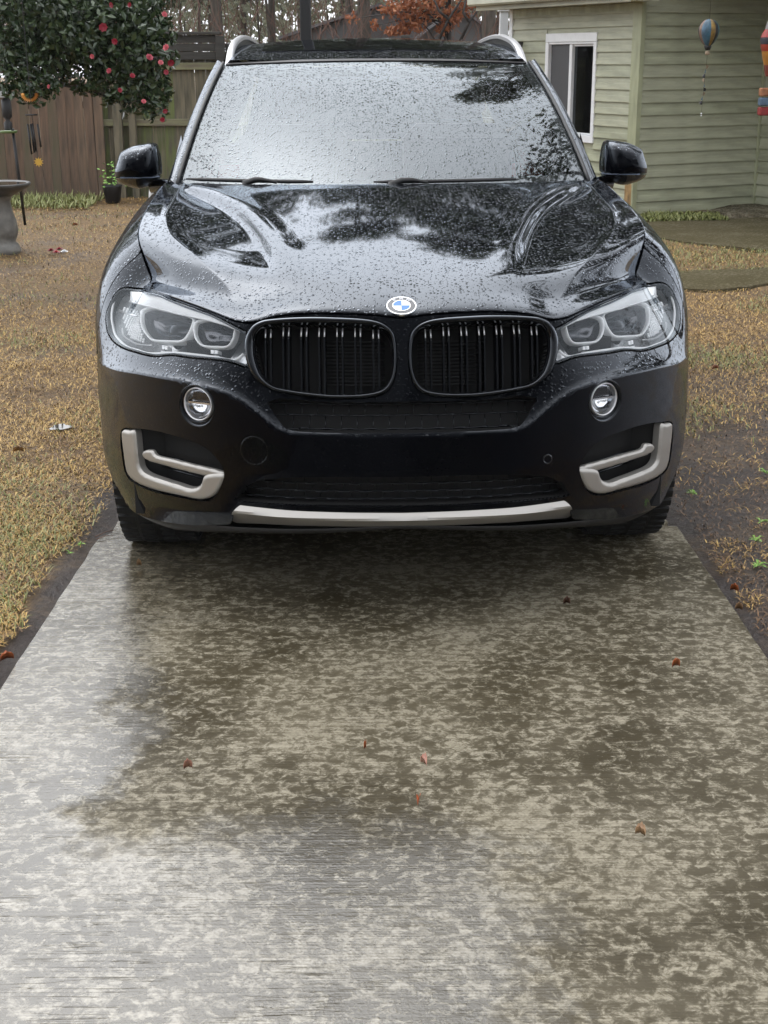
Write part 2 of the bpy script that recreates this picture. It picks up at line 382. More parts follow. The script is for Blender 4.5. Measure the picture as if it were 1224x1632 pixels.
# traced outlines (left half of the nose)
T_hoodfront = tr([(641, 506), (600, 501), (560, 499), (500, 498), (450, 501), (420, 507), (400, 514), (372, 510), (349, 500), (313, 486), (265, 469), (229, 456)])
T_hoodfront[0, 0] = 0
T_kid_o = tr([(390, 552), (393, 535), (402, 520), (415, 512), (429, 509), (465, 506), (502, 505), (540, 506), (576, 508), (600, 512), (617, 520), (627, 531), (631, 547), (632, 563), (632, 580), (630, 597), (625, 613), (613, 627), (588, 634), (558, 636), (527, 636), (495, 633), (466, 629), (440, 624), (420, 614), (402, 597), (393, 575)])
T_kid_i = tr([(407, 550), (409, 536), (416, 525), (430, 520), (453, 518), (490, 517), (530, 518), (570, 519), (600, 521), (614, 528), (621, 538), (625, 555), (626, 570), (625, 590), (620, 606), (608, 620), (583, 626), (551, 628), (520, 627), (490, 624), (462, 620), (441, 616), (427, 607), (417, 594), (409, 571)])
T_head = tr([(168, 500), (170, 485), (172, 476), (179, 469), (190, 462), (202, 459), (223, 461), (242, 467), (265, 475), (290, 485), (313, 493), (335, 501), (360, 513), (387, 527), (392, 530), (394, 550), (396, 583), (371, 577), (349, 573), (304, 569), (274, 565), (249, 567), (230, 564), (216, 560), (200, 555), (190, 550), (181, 543), (175, 535), (170, 522)])
T_duct = tr([(193, 686), (215, 683), (250, 687), (290, 698), (325, 712), (345, 730), (357, 752), (352, 775), (340, 795), (320, 799), (285, 793), (242, 783), (212, 769), (200, 755), (194, 725)])
T_upint = tr([(424, 640), (434, 655), (444, 670), (455, 684), (475, 688), (520, 690), (580, 690.5), (641, 690.5)]); T_upint[-1, 0] = 0
T_upint_top = tr([(641, 640), (560, 641), (500, 639), (450, 634)]); T_upint_top[0, 0] = 0
T_lowint = tr([(372, 797), (384, 778), (412, 765), (460, 761), (540, 760), (641, 760)]); T_lowint[-1, 0] = 0
T_lowint_b = tr([(641, 808), (560, 808), (480, 806), (420, 803), (385, 800)]); T_lowint_b[0, 0] = 0
T_fog = tr([(313, 647)])[0]
def circ(c, r, n=40): a = np.linspace(0, 2 * pi, n, endpoint=False); return np.stack([c[0] + r * np.cos(a), c[1] + r * np.sin(a)], 1)
fogpoly = circ(T_fog, .060)
sB = s_of_y(.60)                 # bumper / fender shut line
zfront_low = .24
kid = catmull(T_kid_o, 4, True); kid_i = catmull(T_kid_i, 4, True); head = catmull(T_head, 3, True); duct = catmull(T_duct, 4, True)
# painted bumper: right half outline, then mirrored
low_edge = [(0, .33), (s_of_x(.30), .33), (s_of_x(.47), .335), (s_of_x(.485), .285), (s_of_x(.60), .262), (s_of_x(.72), .250), (s_of_x(.80), .245), (s_of_x(.86), .25), (s_of_x(.895), .27), (s_of_y(.575), .33), (s_of_y(.57), .40), (s_of_y(.56), .47), (s_of_y(.56), .52), (sB - .003, .56)]
headout = head.copy(); hc = headout.mean(0)
kb = int(np.argmin(headout[:, 1] + 0 * headout[:, 0]))
def offset_poly(P, r):
    n = len(P); T = np.roll(P, -1, 0) - np.roll(P, 1, 0); N_ = np.stack([T[:, 1], -T[:, 0]], 1); N_ /= np.linalg.norm(N_, axis=1, keepdims=True)
    A = 0.5 * np.sum(P[:, 0] * np.roll(P[:, 1], -1) - np.roll(P[:, 0], -1) * P[:, 1]); return P + N_ * r * (1 if A > 0 else -1)
head_gap = offset_poly(head, .0045); kid_gap = offset_poly(kid, .002)
half_top = [(sB - .003, .80), (sB - .003, float(zs(.6)) - .004)] + [(s_of_y(y), float(zs(y)) - .004) for y in np.arange(.585, .40, -.02) if s_of_y(y) > T_hoodfront[-1, 0] + .012] + [tuple(p - np.array([0, .005])) for p in T_hoodfront[::-1]]
half = low_edge + half_top
outer = np.array(half + [(-a, b) for a, b in half[::-1] if abs(a) > 1e-9])
outer = resample(outer, .012)
# the headlight cuts the top: build bumper with holes for lamp, kidney, intakes, duct and fog
upint_half = np.vstack([T_upint_top, T_upint[:-1]])
upint = np.vstack([upint_half, mirror_uv(T_upint)[::-1][:-1] if False else mirror_uv(upint_half)[::-1]])
def sym_poly(right_pts):
    """right_pts goes from centre top outwards and back to centre bottom"""
    R = np.array(right_pts); Lf = mirror_uv(R)[::-1]; Lf = Lf[(np.abs(Lf[:, 0]) > 1e-6)]; P = np.vstack([R, Lf]); return resample(P, .012)
upint = sym_poly(np.vstack([T_upint_top, T_upint]))
lowint = sym_poly(np.vstack([T_lowint_b, T_lowint]))
holes = [upint, lowint]
for sgn in (1, -1):
    m = np.array([sgn, 1]); holes += [kid_gap * m, head_gap * m, duct * m, fogpoly * m]
ex = []
for u in np.arange(-s_of_y(.55), s_of_y(.55), .008):
    xx = np.interp(abs(u), PS, PLAN[:, 0]); zc_ = np.interp(xx, ZC_X, ZC_Z)
    for dz in (-.004, 0, .004, .010, .018, .03):
        q = np.array([[u, zc_ + dz]])
        if min([dist_poly(q, h)[0] if not inside(q, h)[0] else 0 for h in holes] + [dist_poly(q, outer)[0]]) > .004: ex.append((u, zc_ + dz))
panel('front_bumper', outer, holes, shell, M_paint, car, step=.012, lip=.014, extra=ex)
# lips of body colour that close round the intakes
for nm, poly, dep in (('upper_intake', upint, .07), ('lower_intake', lowint, .07)):
    r = recess(nm, poly, shell, dep, M_dark, car)
    mb = MB(); x0, x1 = poly[:, 0].min(), poly[:, 0].max(); z0, z1 = poly[:, 1].min(), poly[:, 1].max()
    rows = 3 if nm == 'upper_intake' else 4
    for i in range(rows):
        z = z0 + (z1 - z0) * (i + .6) / rows
        xs = [q for q in np.linspace(x0 + .01, x1 - .01, 120) if inside(np.array([[q, z]]), poly)[0]]
        if len(xs) > 3: mb.tube(shellpath([(q, z) for q in xs], -.034), .0022, 6)
        for q0 in np.arange(x0 + .02 + .03 * (i % 2), x1 - .05, .062):
            if inside(np.array([[q0, z], [q0 + .03, z]]), poly).all(): mb.tube(shellpath([(q0, z), (q0 + .03, z)], -.028), .003, 6)
    seg = .045
    for i in range(int((x1 - x0) / seg)):
        for j in range(rows - 1):
            q = x0 + (i + .5 * (j % 2)) * seg + .02; za = z0 + (z1 - z0) * (j + .6) / rows; zb = z0 + (z1 - z0) * (j + 1.6) / rows
            if inside(np.array([[q, za], [q, zb]]), poly).all(): mb.tube(shellpath([(q, za), (q, zb)], -.045), .0016, 4)
    mb.build('mesh_bars', M_gloss, r, smooth=True)
for sgn in (1, -1):
    m = np.array([sgn, 1]); F2 = lambda P: np.array(P) * m
    # ---- kidney grille
    gr = empty('kidney_grille', parent=car)
    V, F = ringloft(F2(kid), F2(kid_i), [(0, -.012), (0, .004), (.12, .013), (.35, .018), (.62, .016), (.85, .008), (1, -.004), (1.0, -.05)], shell, 160)
    fixn(mesh_obj('grille_surround', V, F, M_gloss, gr))
    z0, z1 = kid_i[:, 1].min(), kid_i[:, 1].max(); x0, x1 = kid_i[:, 0].min(), kid_i[:, 0].max()
    for i in range(7):
        xc = x1 - .035 - i * (x1 - x0 - .05) / 6.6
        mb = MB()
        zz = [z for z in np.linspace(z0, z1, 40) if inside(np.array([[xc, z]]), kid_i)[0]]
        if len(zz) < 4: continue
        za, zb = zz[0] - .004, zz[-1] + .004
        zl = np.linspace(za, zb, 10)
        for dx in (-.0075, .0075):
            front = shell(np.full(10, (xc + dx) * sgn), zl, np.full(10, -.010) - .02 * smooth(zl, zb - .03, zb))
            back = shell(np.full(10, (xc + dx) * sgn), zl, np.full(10, -.045))
            w = .0022; V = []; Fc = []
            for a, b in zip(front, back): V += [(a[0] - w, a[1], a[2]), (a[0] + w, a[1], a[2]), (b[0] + w, b[1], b[2]), (b[0] - w, b[1], b[2])]
            for j in range(9):
                for q in range(4): Fc.append((j * 4 + q, j * 4 + (q + 1) % 4, (j + 1) * 4 + (q + 1) % 4, (j + 1) * 4 + q))
            mb.add(V, Fc)
        b_ = fixn(mb.build('grille_bar', M_blade, gr))
        tp = MB()
        for dx in (-.0075, .0075):
            q = shell(np.full(2, (xc + dx) * sgn), np.array([zb - .030, zb - .006]), np.array([-.012, -.022])); tp.tube(list(q), .0021, 5)
        tp.build('blade_tip', M_rail, b_, smooth=True)
    rad = MB()
    for j in range(13):
        z = z0 + .03 + j * .0095
        xa = x0 + .02; xb = x0 + .19
        rad.tube(shellpath([(q * sgn, z) for q in np.linspace(xa, xb, 10)], -.085), .0024, 5)
    rad.build('radiator_fins', M_trim, gr, smooth=True)
    recess('grille_back', F2(kid_i), shell, .10, M_dark, gr)
# chin between kidneys is the bumper itself. Hood ----------------------------------------
HF = shell(T_hoodfront[:, 0], T_hoodfront[:, 1])
hx = HF[:, 0]; o_ = np.argsort(hx); _c = catmull(HF[o_], 24); hx, hy, hz = _c[:, 0].copy(), _c[:, 1].copy(), _c[:, 2].copy()
def _soft(q, x):
    g = np.linspace(0, x[-1], 400); v = np.interp(g, x, q); v = np.concatenate([v[1:31][::-1], v, 2 * v[-1] - v[-31:-1][::-1]]); w = np.hanning(61); w /= w.sum(); return np.convolve(v, w, 'valid')
_g = np.linspace(0, hx[-1], 400); hy, hz, hx = _soft(hy, hx), _soft(hz, hx), _g
HXY, HXX = [.49, .60, .70, .85, 1.0, 1.3, 1.6], [.750, .760, .774, .785, .789, .791, .790]
_sq = [y for y in np.concatenate([np.arange(.42, .60, .01), np.linspace(.605, 1.7, 60)]) if s_of_y(y) > T_hoodfront[-1, 0] + .02]; _sc = shell0(np.array([s_of_y(y) for y in _sq]), np.array([float(zs(y)) - .002 for y in _sq]))
_side = catmull([(hy[-1], hx[-1], hz[-1])] + [(p[1], p[0] - .004, p[2]) for p in _sc[::4]], 20)
def _sm(v, r=10):
    w = np.hanning(2 * r + 1); w /= w.sum(); return np.convolve(np.concatenate([2 * v[0] - v[1:r + 1][::-1], v, 2 * v[-1] - v[-r - 1:-1][::-1]]), w, 'valid')
_sy = np.linspace(_side[0, 0], _side[-1, 0], 500); _sx, _sz = _sm(np.interp(_sy, _side[:, 0], _side[:, 1])), _sm(np.interp(_sy, _side[:, 0], _side[:, 2]))
def hood0(a, t):
    a = np.asarray(a, float); t = np.asarray(t, float); b = np.abs(a); tc_ = np.clip(t, 0, 1)
    Ys = hy[-1] + (1.58 - hy[-1]) * t; Xs = np.interp(Ys, _sy, _sx); Zs_ = np.interp(Ys, _sy, _sz); Yc = .108 + 1.142 * t; Zc_ = hz[0] + (1.147 - hz[0]) * tc_ ** .70
    X = b * Xs; Y = Yc + (Ys - Yc) * b ** 2.3; Z = Zc_ + (Zs_ - Zc_) * b ** 2.3
    q = b * hx[-1]; ex, ey, ez = q, np.interp(q, hx, hy), np.interp(q, hx, hz)
    y0_ = .108 + (hy[-1] - .108) * b ** 2.3; z0_ = hz[0] + (hz[-1] - hz[0]) * b ** 2.3
    X = X + (ex - b * hx[-1]) * (1 - tc_) ** 4; Y = Y + (ey - y0_) * (1 - tc_) ** 3; Z = Z + (ez - z0_) * (1 - tc_) ** 5
    return np.stack([np.sign(a + 1e-12) * X, Y, Z], -1)
_ha, _ht = np.linspace(0, 1, 60), np.linspace(0.001, 1, 60)
def trh(pix): P = invert(lambda u, v: hood0(u, v), pix, _ha, _ht); return hood0(P[:, 0], P[:, 1])
crA = trh([(303, 300), (325, 305), (348, 314), (380, 331), (403, 350), (427, 380), (442, 410), (455, 450)])
crB = trh([(263, 345), (268, 368), (278, 383), (317, 417), (364, 463), (398, 500)])
def _crtab(cr):
    o2 = np.argsort(cr[:, 1]); c = catmull(np.stack([cr[o2, 1], np.abs(cr[o2, 0])], 1), 30); g = np.linspace(c[0, 0], c[-1, 0], 500); v = np.interp(g, c[:, 0], c[:, 1]); r = 40; w = np.hanning(2 * r + 1); w /= w.sum()
    v = np.convolve(np.concatenate([2 * v[0] - v[1:r + 1][::-1], v, 2 * v[-1] - v[-r - 1:-1][::-1]]), w, 'valid'); return g, v
_CT = {}
def cx(cr, Y):
    if id(cr) not in _CT: _CT[id(cr)] = _crtab(cr)
    return np.interp(Y, *_CT[id(cr)])
def hood(a, t, d=0.0):
    P = hood0(a, t); X = np.abs(P[..., 0]); Y = P[..., 1]
    xa, xb = cx(crA, Y), np.maximum(cx(crB, Y), cx(crA, Y) + .02)
    win = smooth(Y, .28, .60) * (1 - .5 * smooth(np.asarray(t), .9, 1.0))
    u = (X - xa) / (xb - xa)
    scoop = smooth(X - xa, -.006, .034) * np.clip(1 - (np.clip(u, 0, 1) ** 1.6), 0, 1)
    edge = np.clip((X - xb) / .06, -1, 1)
    ridge = np.exp(-np.abs(X - xb) / .028) * smooth(Y, .2, .34) * smooth(1 - np.abs(np.asarray(a)), 0.0, .12)
    P[..., 2] += -.020 * win * scoop * smooth(1 - np.abs(np.asarray(a)), 0.0, .10) + .007 * ridge + .006 * np.exp(-((X - xa + .03) / .04) ** 2) * win
    P[..., 2] += np.asarray(d) if not np.isscalar(d) else d
    return P
na, ntt = 300, 160
A_ = np.linspace(-1, 1, na + 1); T_ = np.linspace(0, 1, ntt + 1) ** 1.7
AA, TT = np.meshgrid(A_, T_); P = hood(AA, TT)
V = P.reshape(-1, 3).tolist(); F = [(i * (na + 1) + j, i * (na + 1) + j + 1, (i + 1) * (na + 1) + j + 1, (i + 1) * (na + 1) + j) for i in range(ntt) for j in range(na)]
def edge_strip(V, F, idx, dv):
    b = len(V); V += [tuple(V[i]) for i in idx] + [tuple(np.array(V[i]) + np.array(dv)) for i in idx]; n = len(idx)
    F += [(b + i, b + i + 1, b + n + i + 1, b + n + i) for i in range(n - 1)]
edge_strip(V, F, list(range(na + 1)), (0, .012, -.022))
edge_strip(V, F, [i * (na + 1) for i in range(ntt + 1)], (.004, 0, -.03)); edge_strip(V, F, [i * (na + 1) + na for i in range(ntt + 1)], (-.004, 0, -.03))
edge_strip(V, F, [ntt * (na + 1) + j for j in range(na + 1)], (0, .005, -.03))
bonnet = mesh_obj('bonnet', V, F, M_paint, car)

# ---- sides: fenders, doors, quarters
AR_F = (.90, .375, .405); AR_R = (3.83, .375, .405)
def arch(yc, zc, r, zlow, n=28):
    """arch outline in (s, Z) from front foot to rear foot"""
    a0 = math.asin((zlow - zc) / r) if abs(zlow - zc) < r else 0
    an = np.linspace(pi - a0, a0, n); return [(s_of_y(yc + r * cos(t)), zc + r * sin(t)) for t in an]
ZL = .27
def topline(y0, y1, n=14): return [(s_of_y(y), float(zs(y)) - .002) for y in np.linspace(y0, y1, n)]
g = .003
a_f = arch(AR_F[0], AR_F[1], AR_F[2], ZL); a_f = [p for p in a_f if p[0] > s_of_y(.60) + g or p[1] > .56]
headY = head[:, 0].max()
def side_panel(name, pts, mat=M_paint, st=.03, **k):
    out = []
    for sgn in (1, -1):
        out.append(panel(name, resample(np.array(pts), .018) * np.array([sgn, 1]), [], shell, mat, car, step=st, lip=.012, **k))
    return out
fs = sB + .003
fender = [(s_of_y(1.62) - g, ZL), (s_of_y(1.62) - g, float(zs(1.62)) - .002)] + topline(1.6, .605)[0:] + [(fs, .95), (fs, .70)] + [p for p in arch(AR_F[0], AR_F[1], AR_F[2], ZL) if p[0] > fs + .001]
# fender must clear the headlamp tip
for sgn in (1, -1):
    m = np.array([sgn, 1])
    poly = resample(np.array(fender), .018)
    hg = offset_poly(head, .0045)
    poly2 = poly
    # clip: push outline points that fall inside the lamp to the lamp border
    ins = inside(poly, hg)
    panel('front_fender', poly * m, [], shell, M_paint, car, step=.028, lip=.012)
side_panel('front_door', [(s_of_y(1.62) + g, ZL + .10), (s_of_y(2.70) - g, ZL + .10), (s_of_y(2.70) - g, float(zs(2.7)))] + topline(2.65, 1.62))
rd = [(s_of_y(2.70) + g, ZL + .10)] + [p for p in arch(AR_R[0], AR_R[1], AR_R[2] + .02, ZL + .10) if p[0] < s_of_y(3.68)] + [(s_of_y(3.68) - g, .80), (s_of_y(3.72) - g, 1.0), (s_of_y(3.74), float(zs(3.74)))] + topline(3.7, 2.71)
side_panel('rear_door', rd)
ra = [p for p in arch(AR_R[0], AR_R[1], AR_R[2], ZL)]
qp = [(s_of_y(3.74) + g, float(zs(3.74))), (s_of_y(3.72) + g, 1.0), (s_of_y(3.68) + g, .82)] + [p for p in arch(AR_R[0], AR_R[1], AR_R[2], ZL) if p[0] > s_of_y(3.69)] + [(s_of_y(4.5), ZL), (s_of_y(4.55), .6), (s_of_y(4.55), float(zs(4.5)))] + topline(4.5, 3.78)
side_panel('rear_quarter', qp)
side_panel('sill', [(s_of_y(1.31), ZL - .04), (s_of_y(3.42), ZL - .04), (s_of_y(3.42), ZL + .095), (s_of_y(1.31), ZL + .095)], M_trim)
# rear end
sr = s_of_y(4.55)
def rear_rect(name, s0, s1, z0, z1, mat): 
    pts = resample(np.array([(s0, z0), (s1, z0), (s1, z1), (s0, z1)]), .04)
    return panel(name, pts, [], shell2, mat, car, step=.05, lip=.01)
def shell2(s, Z, d=0.0):
    """round the tail: s runs past the rear centre line"""
    s = np.asarray(s, float); over = s > SMAX; q = np.where(over, 2 * SMAX - s, s); P = shell(q, Z, d); P[over, 0] *= -1
    return P
rear_rect('rear_bumper', sr + .004, 2 * SMAX - sr - .004, .28, .66, M_paint)
rear_rect('tailgate', sr + .30, 2 * SMAX - sr - .30, .67, 1.18, M_paint)
for a, b in ((sr + .004, sr + .295), (2 * SMAX - sr - .295, 2 * SMAX - sr - .004)):
    rear_rect('tail_lamp', a, b, .88, 1.06, pbr('tail_lamp_red', (.25, .005, .005), .15) if 'tail_lamp_red' not in MATS else MATS['tail_lamp_red'])
    rear_rect('rear_corner', a, b, .67, .875, M_paint); rear_rect('rear_corner', a, b, 1.065, 1.18, M_paint)

# ---- windscreen, roof, pillars
def wind(a, t, d=0.0):
    a = np.asarray(a, float); t = np.asarray(t, float)
    b0 = np.stack([.752 * a, 1.26 + .29 * a ** 2, 1.128 + 0 * a], -1); t0 = np.stack([.634 * a, 2.30 + .09 * a ** 2, 1.577 - .012 * a ** 2], -1)
    P = b0 + (t0 - b0) * t[..., None]; bl = .030 * 4 * t * (1 - t)
    P[..., 2] += bl; P[..., 1] -= bl * .5
    if not (np.isscalar(d) and d == 0): P += np.array([0, -.42, .9]) * np.asarray(d)[..., None]
    return P
def gridpatch(name, fn, us, vs, mat, parent, flip=False, **k):
    U, V_ = np.meshgrid(us, vs); P = fn(U, V_); nu = len(us)
    F = [(i * nu + j, i * nu + j + 1, (i + 1) * nu + j + 1, (i + 1) * nu + j) for i in range(len(vs) - 1) for j in range(nu - 1)]
    if flip: F = [f[::-1] for f in F]
    return mesh_obj(name, P.reshape(-1, 3), F, mat, parent, **k)
ws = gridpatch('windscreen', wind, np.linspace(-1, 1, 61), np.linspace(0, 1, 41), M_wind, car)
fr_o = resample(np.array([(-1, .0), (1, 0), (1, 1), (-1, 1)]), .02)
fr_i = catmull([(-.93, .10), (-.90, .07), (-.6, .065), (0, .065), (.6, .065), (.90, .07), (.93, .10), (.93, .5), (.925, .92), (.89, .955), (.5, .96), (.10, .96), (.085, .94), (.08, .80), (.06, .775), (0, .77), (-.06, .775), (-.08, .80), (-.085, .94), (-.10, .96), (-.5, .96), (-.89, .955), (-.925, .92), (-.93, .5)], 4, True)
panel('windscreen_frit', fr_o, [fr_i], lambda u, v, d: wind(u, v, np.asarray(d) - .006), pbr('frit', (.012, .012, .013), .5), ws, step=.06, lip=0)
RY = [2.30, 2.6, 2.9, 3.3, 3.8, 4.2, 4.45, 4.60]; RZ = [1.577, 1.633, 1.668, 1.697, 1.700, 1.682, 1.650, 1.61]; RX = [.655, .655, .652, .645, .63, .615, .60, .59]
_ry = catmull([(y, z) for y, z in zip(RY, RZ)], 8)
def roof(a, t, d=0.0):
    a = np.asarray(a, float); t = np.asarray(t, float); Y = 2.305 + .09 * a ** 2 * (1 - t) + t * (4.60 - 2.305)
    X = np.interp(Y, RY, RX) * a; Z = np.interp(Y, _ry[:, 0], _ry[:, 1]) - .028 * a ** 2 * t ** .5 - .012 * a ** 2 - .05 * np.maximum(np.abs(a) - .93, 0) / .07
    P = np.stack([X, Y, Z], -1)
    if not (np.isscalar(d) and d == 0): P[..., 2] += np.asarray(d)
    return P
ua = np.concatenate([-np.linspace(1, .9, 8), np.linspace(-.88, .88, 50), np.linspace(.9, 1, 8)])
gridpatch('roof', roof, ua, np.linspace(.003, 1, 70), M_paint, car)
panel('header_seal', resample(np.array([(-.985, .988), (.985, .988), (.985, 1.012), (-.985, 1.012)]), .02), [], lambda u, v, d: wind(u, v, np.asarray(d) + .004), M_trim, car, step=.05, lip=.006)
sunroof = panel('sunroof', resample(np.array([(-.74, .10), (.74, .10), (.76, .42), (-.76, .42)]), .03), [], roof, M_gloss, car, step=.06, lip=.006, d0=.004)
for sgn in (1, -1):
    # A pillar: body coloured band between windscreen and side glass
    def pil(u, v, sgn=sgn):
        P0 = wind(np.full_like(v, sgn * 1.004), v); base = np.array([.800, 1.66, 1.128]); top = np.array([.672, 2.50, 1.560])
        P1 = base + (top - base) * v[..., None]; P1[..., 0] *= sgn; P1[..., 2] += .028 * 4 * v * (1 - v)
        P = P0 + (P1 - P0) * u[..., None]; P[..., 2] += .020 * np.sin(np.pi * u); P[..., 1] -= .016 * np.sin(np.pi * u); P[..., 0] += sgn * .010 * np.sin(np.pi * u); return P
    gridpatch('a_pillar', pil, np.linspace(0, 1, 14), np.linspace(0, 1, 40), M_paint, car, flip=sgn < 0)
    mb = MB(); mb.tube([Vector(wind(np.array(sgn * 1.004), np.array(t))) + Vector((0, -.004, .006)) for t in np.linspace(0, 1, 24)], .007, 8)
    mb.build('pillar_seal', M_trim, car, smooth=True)
    # side glazing
    def sg(u, v, sgn=sgn):
        y = 1.66 + u * (4.52 - 1.66); zt = np.interp(y, [1.66, 2.50, 2.9, 3.4, 4.0, 4.52], [1.135, 1.555, 1.60, 1.618, 1.60, 1.52])
        zb = zs(y); xb = .80 - .03 * u * u; xt = np.interp(y, [1.66, 2.5, 3.3, 4.52], [.800, .672, .664, .63])
        return np.stack([sgn * (xb + (xt - xb) * v), y, zb + (zt - zb) * v + .0], -1)
    gridpatch('side_window_frame', sg, np.linspace(0, 1, 60), np.linspace(0, 1, 8), M_gloss, car, flip=sgn > 0)
    for u0, u1 in ((.10, .36), (.385, .70), (.73, .93)):
        def pane(u, v, u0=u0, u1=u1): P = sg(u0 + (u1 - u0) * u, .12 + .74 * v); P[..., 0] += sgn * .004; return P
        gridpatch('side_window', pane, np.linspace(0, 1, 12), np.linspace(0, 1, 5), M_sideglass, car, flip=sgn > 0)
    # roof rail
    mb = MB(); ys = [2.36, 2.40, 2.47, 2.60, 2.80, 3.1, 3.6, 4.1, 4.3, 4.42]; hs = [-.006, .012, .030, .050, .062, .064, .062, .056, .040, .0]
    pts = []
    for y, h in zip(catmull([(a, b) for a, b in zip(ys, hs)], 4)[:, 0], catmull([(a, b) for a, b in zip(ys, hs)], 4)[:, 1]):
        xx = np.interp(y, RY, RX) * .942; zz = np.interp(y, _ry[:, 0], _ry[:, 1]) - .055 + h; pts.append((sgn * xx, y, zz))
    V = []; F = []
    for i, p in enumerate(pts):
        for (ox, oz) in ((-.014, -.009), (-.014, .005), (-.008, .010), (.008, .010), (.014, .005), (.014, -.009)): V.append((p[0] + ox, p[1], p[2] + oz))
    for i in range(len(pts) - 1):
        for q in range(6): F.append((i * 6 + q, i * 6 + (q + 1) % 6, (i + 1) * 6 + (q + 1) % 6, (i + 1) * 6 + q))
    F += [tuple(range(6)), tuple((len(pts) - 1) * 6 + q for q in range(6))[::-1]]
    rl = autosmooth(fixn(mesh_obj('roof_rail', V, F, M_rail, car)), 50)
    V = []; F = []
    for p in pts:
        zr_ = np.interp(p[1], _ry[:, 0], _ry[:, 1]) - .075; V += [(p[0] - sgn * .004, p[1], min(p[2] - .008, p[2])), (p[0] - sgn * .004, p[1], min(zr_, p[2] - .01))]
    F = [(2 * i, 2 * i + 1, 2 * i + 3, 2 * i + 2) for i in range(len(pts) - 1)]
    mesh_obj('rail_web', V, F, M_trim, rl)
# rear window
def rw(u, v): return np.stack([(.60 + .12 * (1 - v)) * u, 4.60 + .20 * (1 - v) ** .8 - .06 * u * u * (1 - v), 1.19 + (1.60 - 1.19) * v - .03 * u * u * v], -1)
gridpatch('rear_window', rw, np.linspace(-1, 1, 20), np.linspace(0, 1, 8), M_gloss, car, flip=True)
# cowl under the bonnet edge
gridpatch('cowl', lambda u, v: np.stack([.78 * u, 1.20 + .31 * u ** 2 + .12 * v, 1.105 + .012 * v + 0 * u], -1), np.linspace(-1, 1, 30), np.linspace(0, 1, 4), M_trim, car)
# ---- dark core boxes added to block light inside the body, arches, wheels
mb = MB(); mb.box((-.78, .30, .26), (.78, 4.6, .55)); mb.box((-.66, .62, .55), (.66, 4.55, .80)); mb.box((-.70, 1.25, .78), (.70, 4.5, 1.02)); mb.box((-.60, .24, .30), (.60, .34, .78)); mb.build('underbody_light_block', M_dark, car)
tread = pbr('tyre_tread', (.004, .004, .004), .75)
def make_wheel(x, y, sgn):
    w = empty('wheel', (x, y, 0), parent=car)
    R, W = .375, .26; mb = MB(); Mx = Matrix.Translation((0, 0, R)) @ Matrix.Rotation(pi / 2 * sgn, 4, 'Y')
    mb.lathe([(.255, -W / 2 + .02), (.30, -W / 2), (.345, -W / 2 + .008), (.368, -W / 2 + .03), (.375, -W / 2 + .055), (.375, W / 2 - .055), (.368, W / 2 - .03), (.345, W / 2 - .008), (.30, W / 2), (.255, W / 2 - .02)], 72, M=Mx)
    t = mb.build('tyre', M_rubber, w, smooth=True); fixn(t)
    mb = MB()
    for k in range(60):
        a = 2 * pi * k / 60
        for z0, z1 in ((-.115, -.062), (-.052, -.01), (.01, .052), (.062, .115)):
            M2 = Mx @ Matrix.Rotation(a, 4, 'Z'); mb.box((.366, -.012, z0), (.380 if abs(z0 + z1) < .12 else .3765, .012, z1), M=M2)
    mb.build('tread_block', tread, t)
    mb = MB(); mb.lathe([(.262, W / 2 - .02), (.25, W / 2 - .03), (.24, W / 2 - .10), (.24, -W / 2 + .02), (.0001, -W / 2 + .03)], 48, M=Mx)
    for k in range(5):
        for q in (-.16, .16):
            M2 = Mx @ Matrix.Rotation(2 * pi * k / 5 + q, 4, 'Z'); mb.box((.04, -.016, W / 2 - .065), (.252, .016, W / 2 - .03), M=M2, bev=.005)
    mb.lathe([(0.0, W / 2 - .025), (.06, W / 2 - .028), (.065, W / 2 - .07)], 24, M=Mx)
    autosmooth(mb.build('rim', M_chrome if False else pbr('alloy', (.35, .35, .36), .3, metal=.8) if 'alloy' not in MATS else MATS['alloy'], w)); return w
for y in (.90, 3.83):
    for sgn in (1, -1): make_wheel(sgn * .768, y, sgn)
for yc in (.90, 3.83):
    for sgn in (1, -1):
        n = 24; V = []; F = []
        for i in range(n + 1):
            a = -.2 + (pi + .05) * i / n
            for xx in (.58, .938 - .11 * smooth(a, 1.5, 2.3) - (.04 if yc > 2 else 0)): V.append((sgn * xx, yc + .41 * cos(a), .375 + .41 * sin(a)))
        F = [(2 * i, 2 * i + 1, 2 * i + 3, 2 * i + 2) for i in range(n)]
        mesh_obj('arch_liner', V, F, M_trim, car)
# ---- seats, dashboard, headliner seen dimly through the glass
mb = MB(); mb.box((-.70, 1.45, 1.0), (.70, 1.85, 1.10), bev=.03); mb.build('dashboard', M_dash, car)
for sgn in (1, -1):
    mb = MB(); mb.box((sgn * .36 - .24, 2.55, .95), (sgn * .36 + .24, 2.72, 1.32), bev=.06); mb.box((sgn * .36 - .12, 2.60, 1.34), (sgn * .36 + .12, 2.70, 1.50), bev=.04); mb.build('front_seat', M_seat, car)
mb = MB(); mb.box((-.60, 2.5, 1.535), (.60, 4.4, 1.55)); mb.build('headliner', M_inter, car)

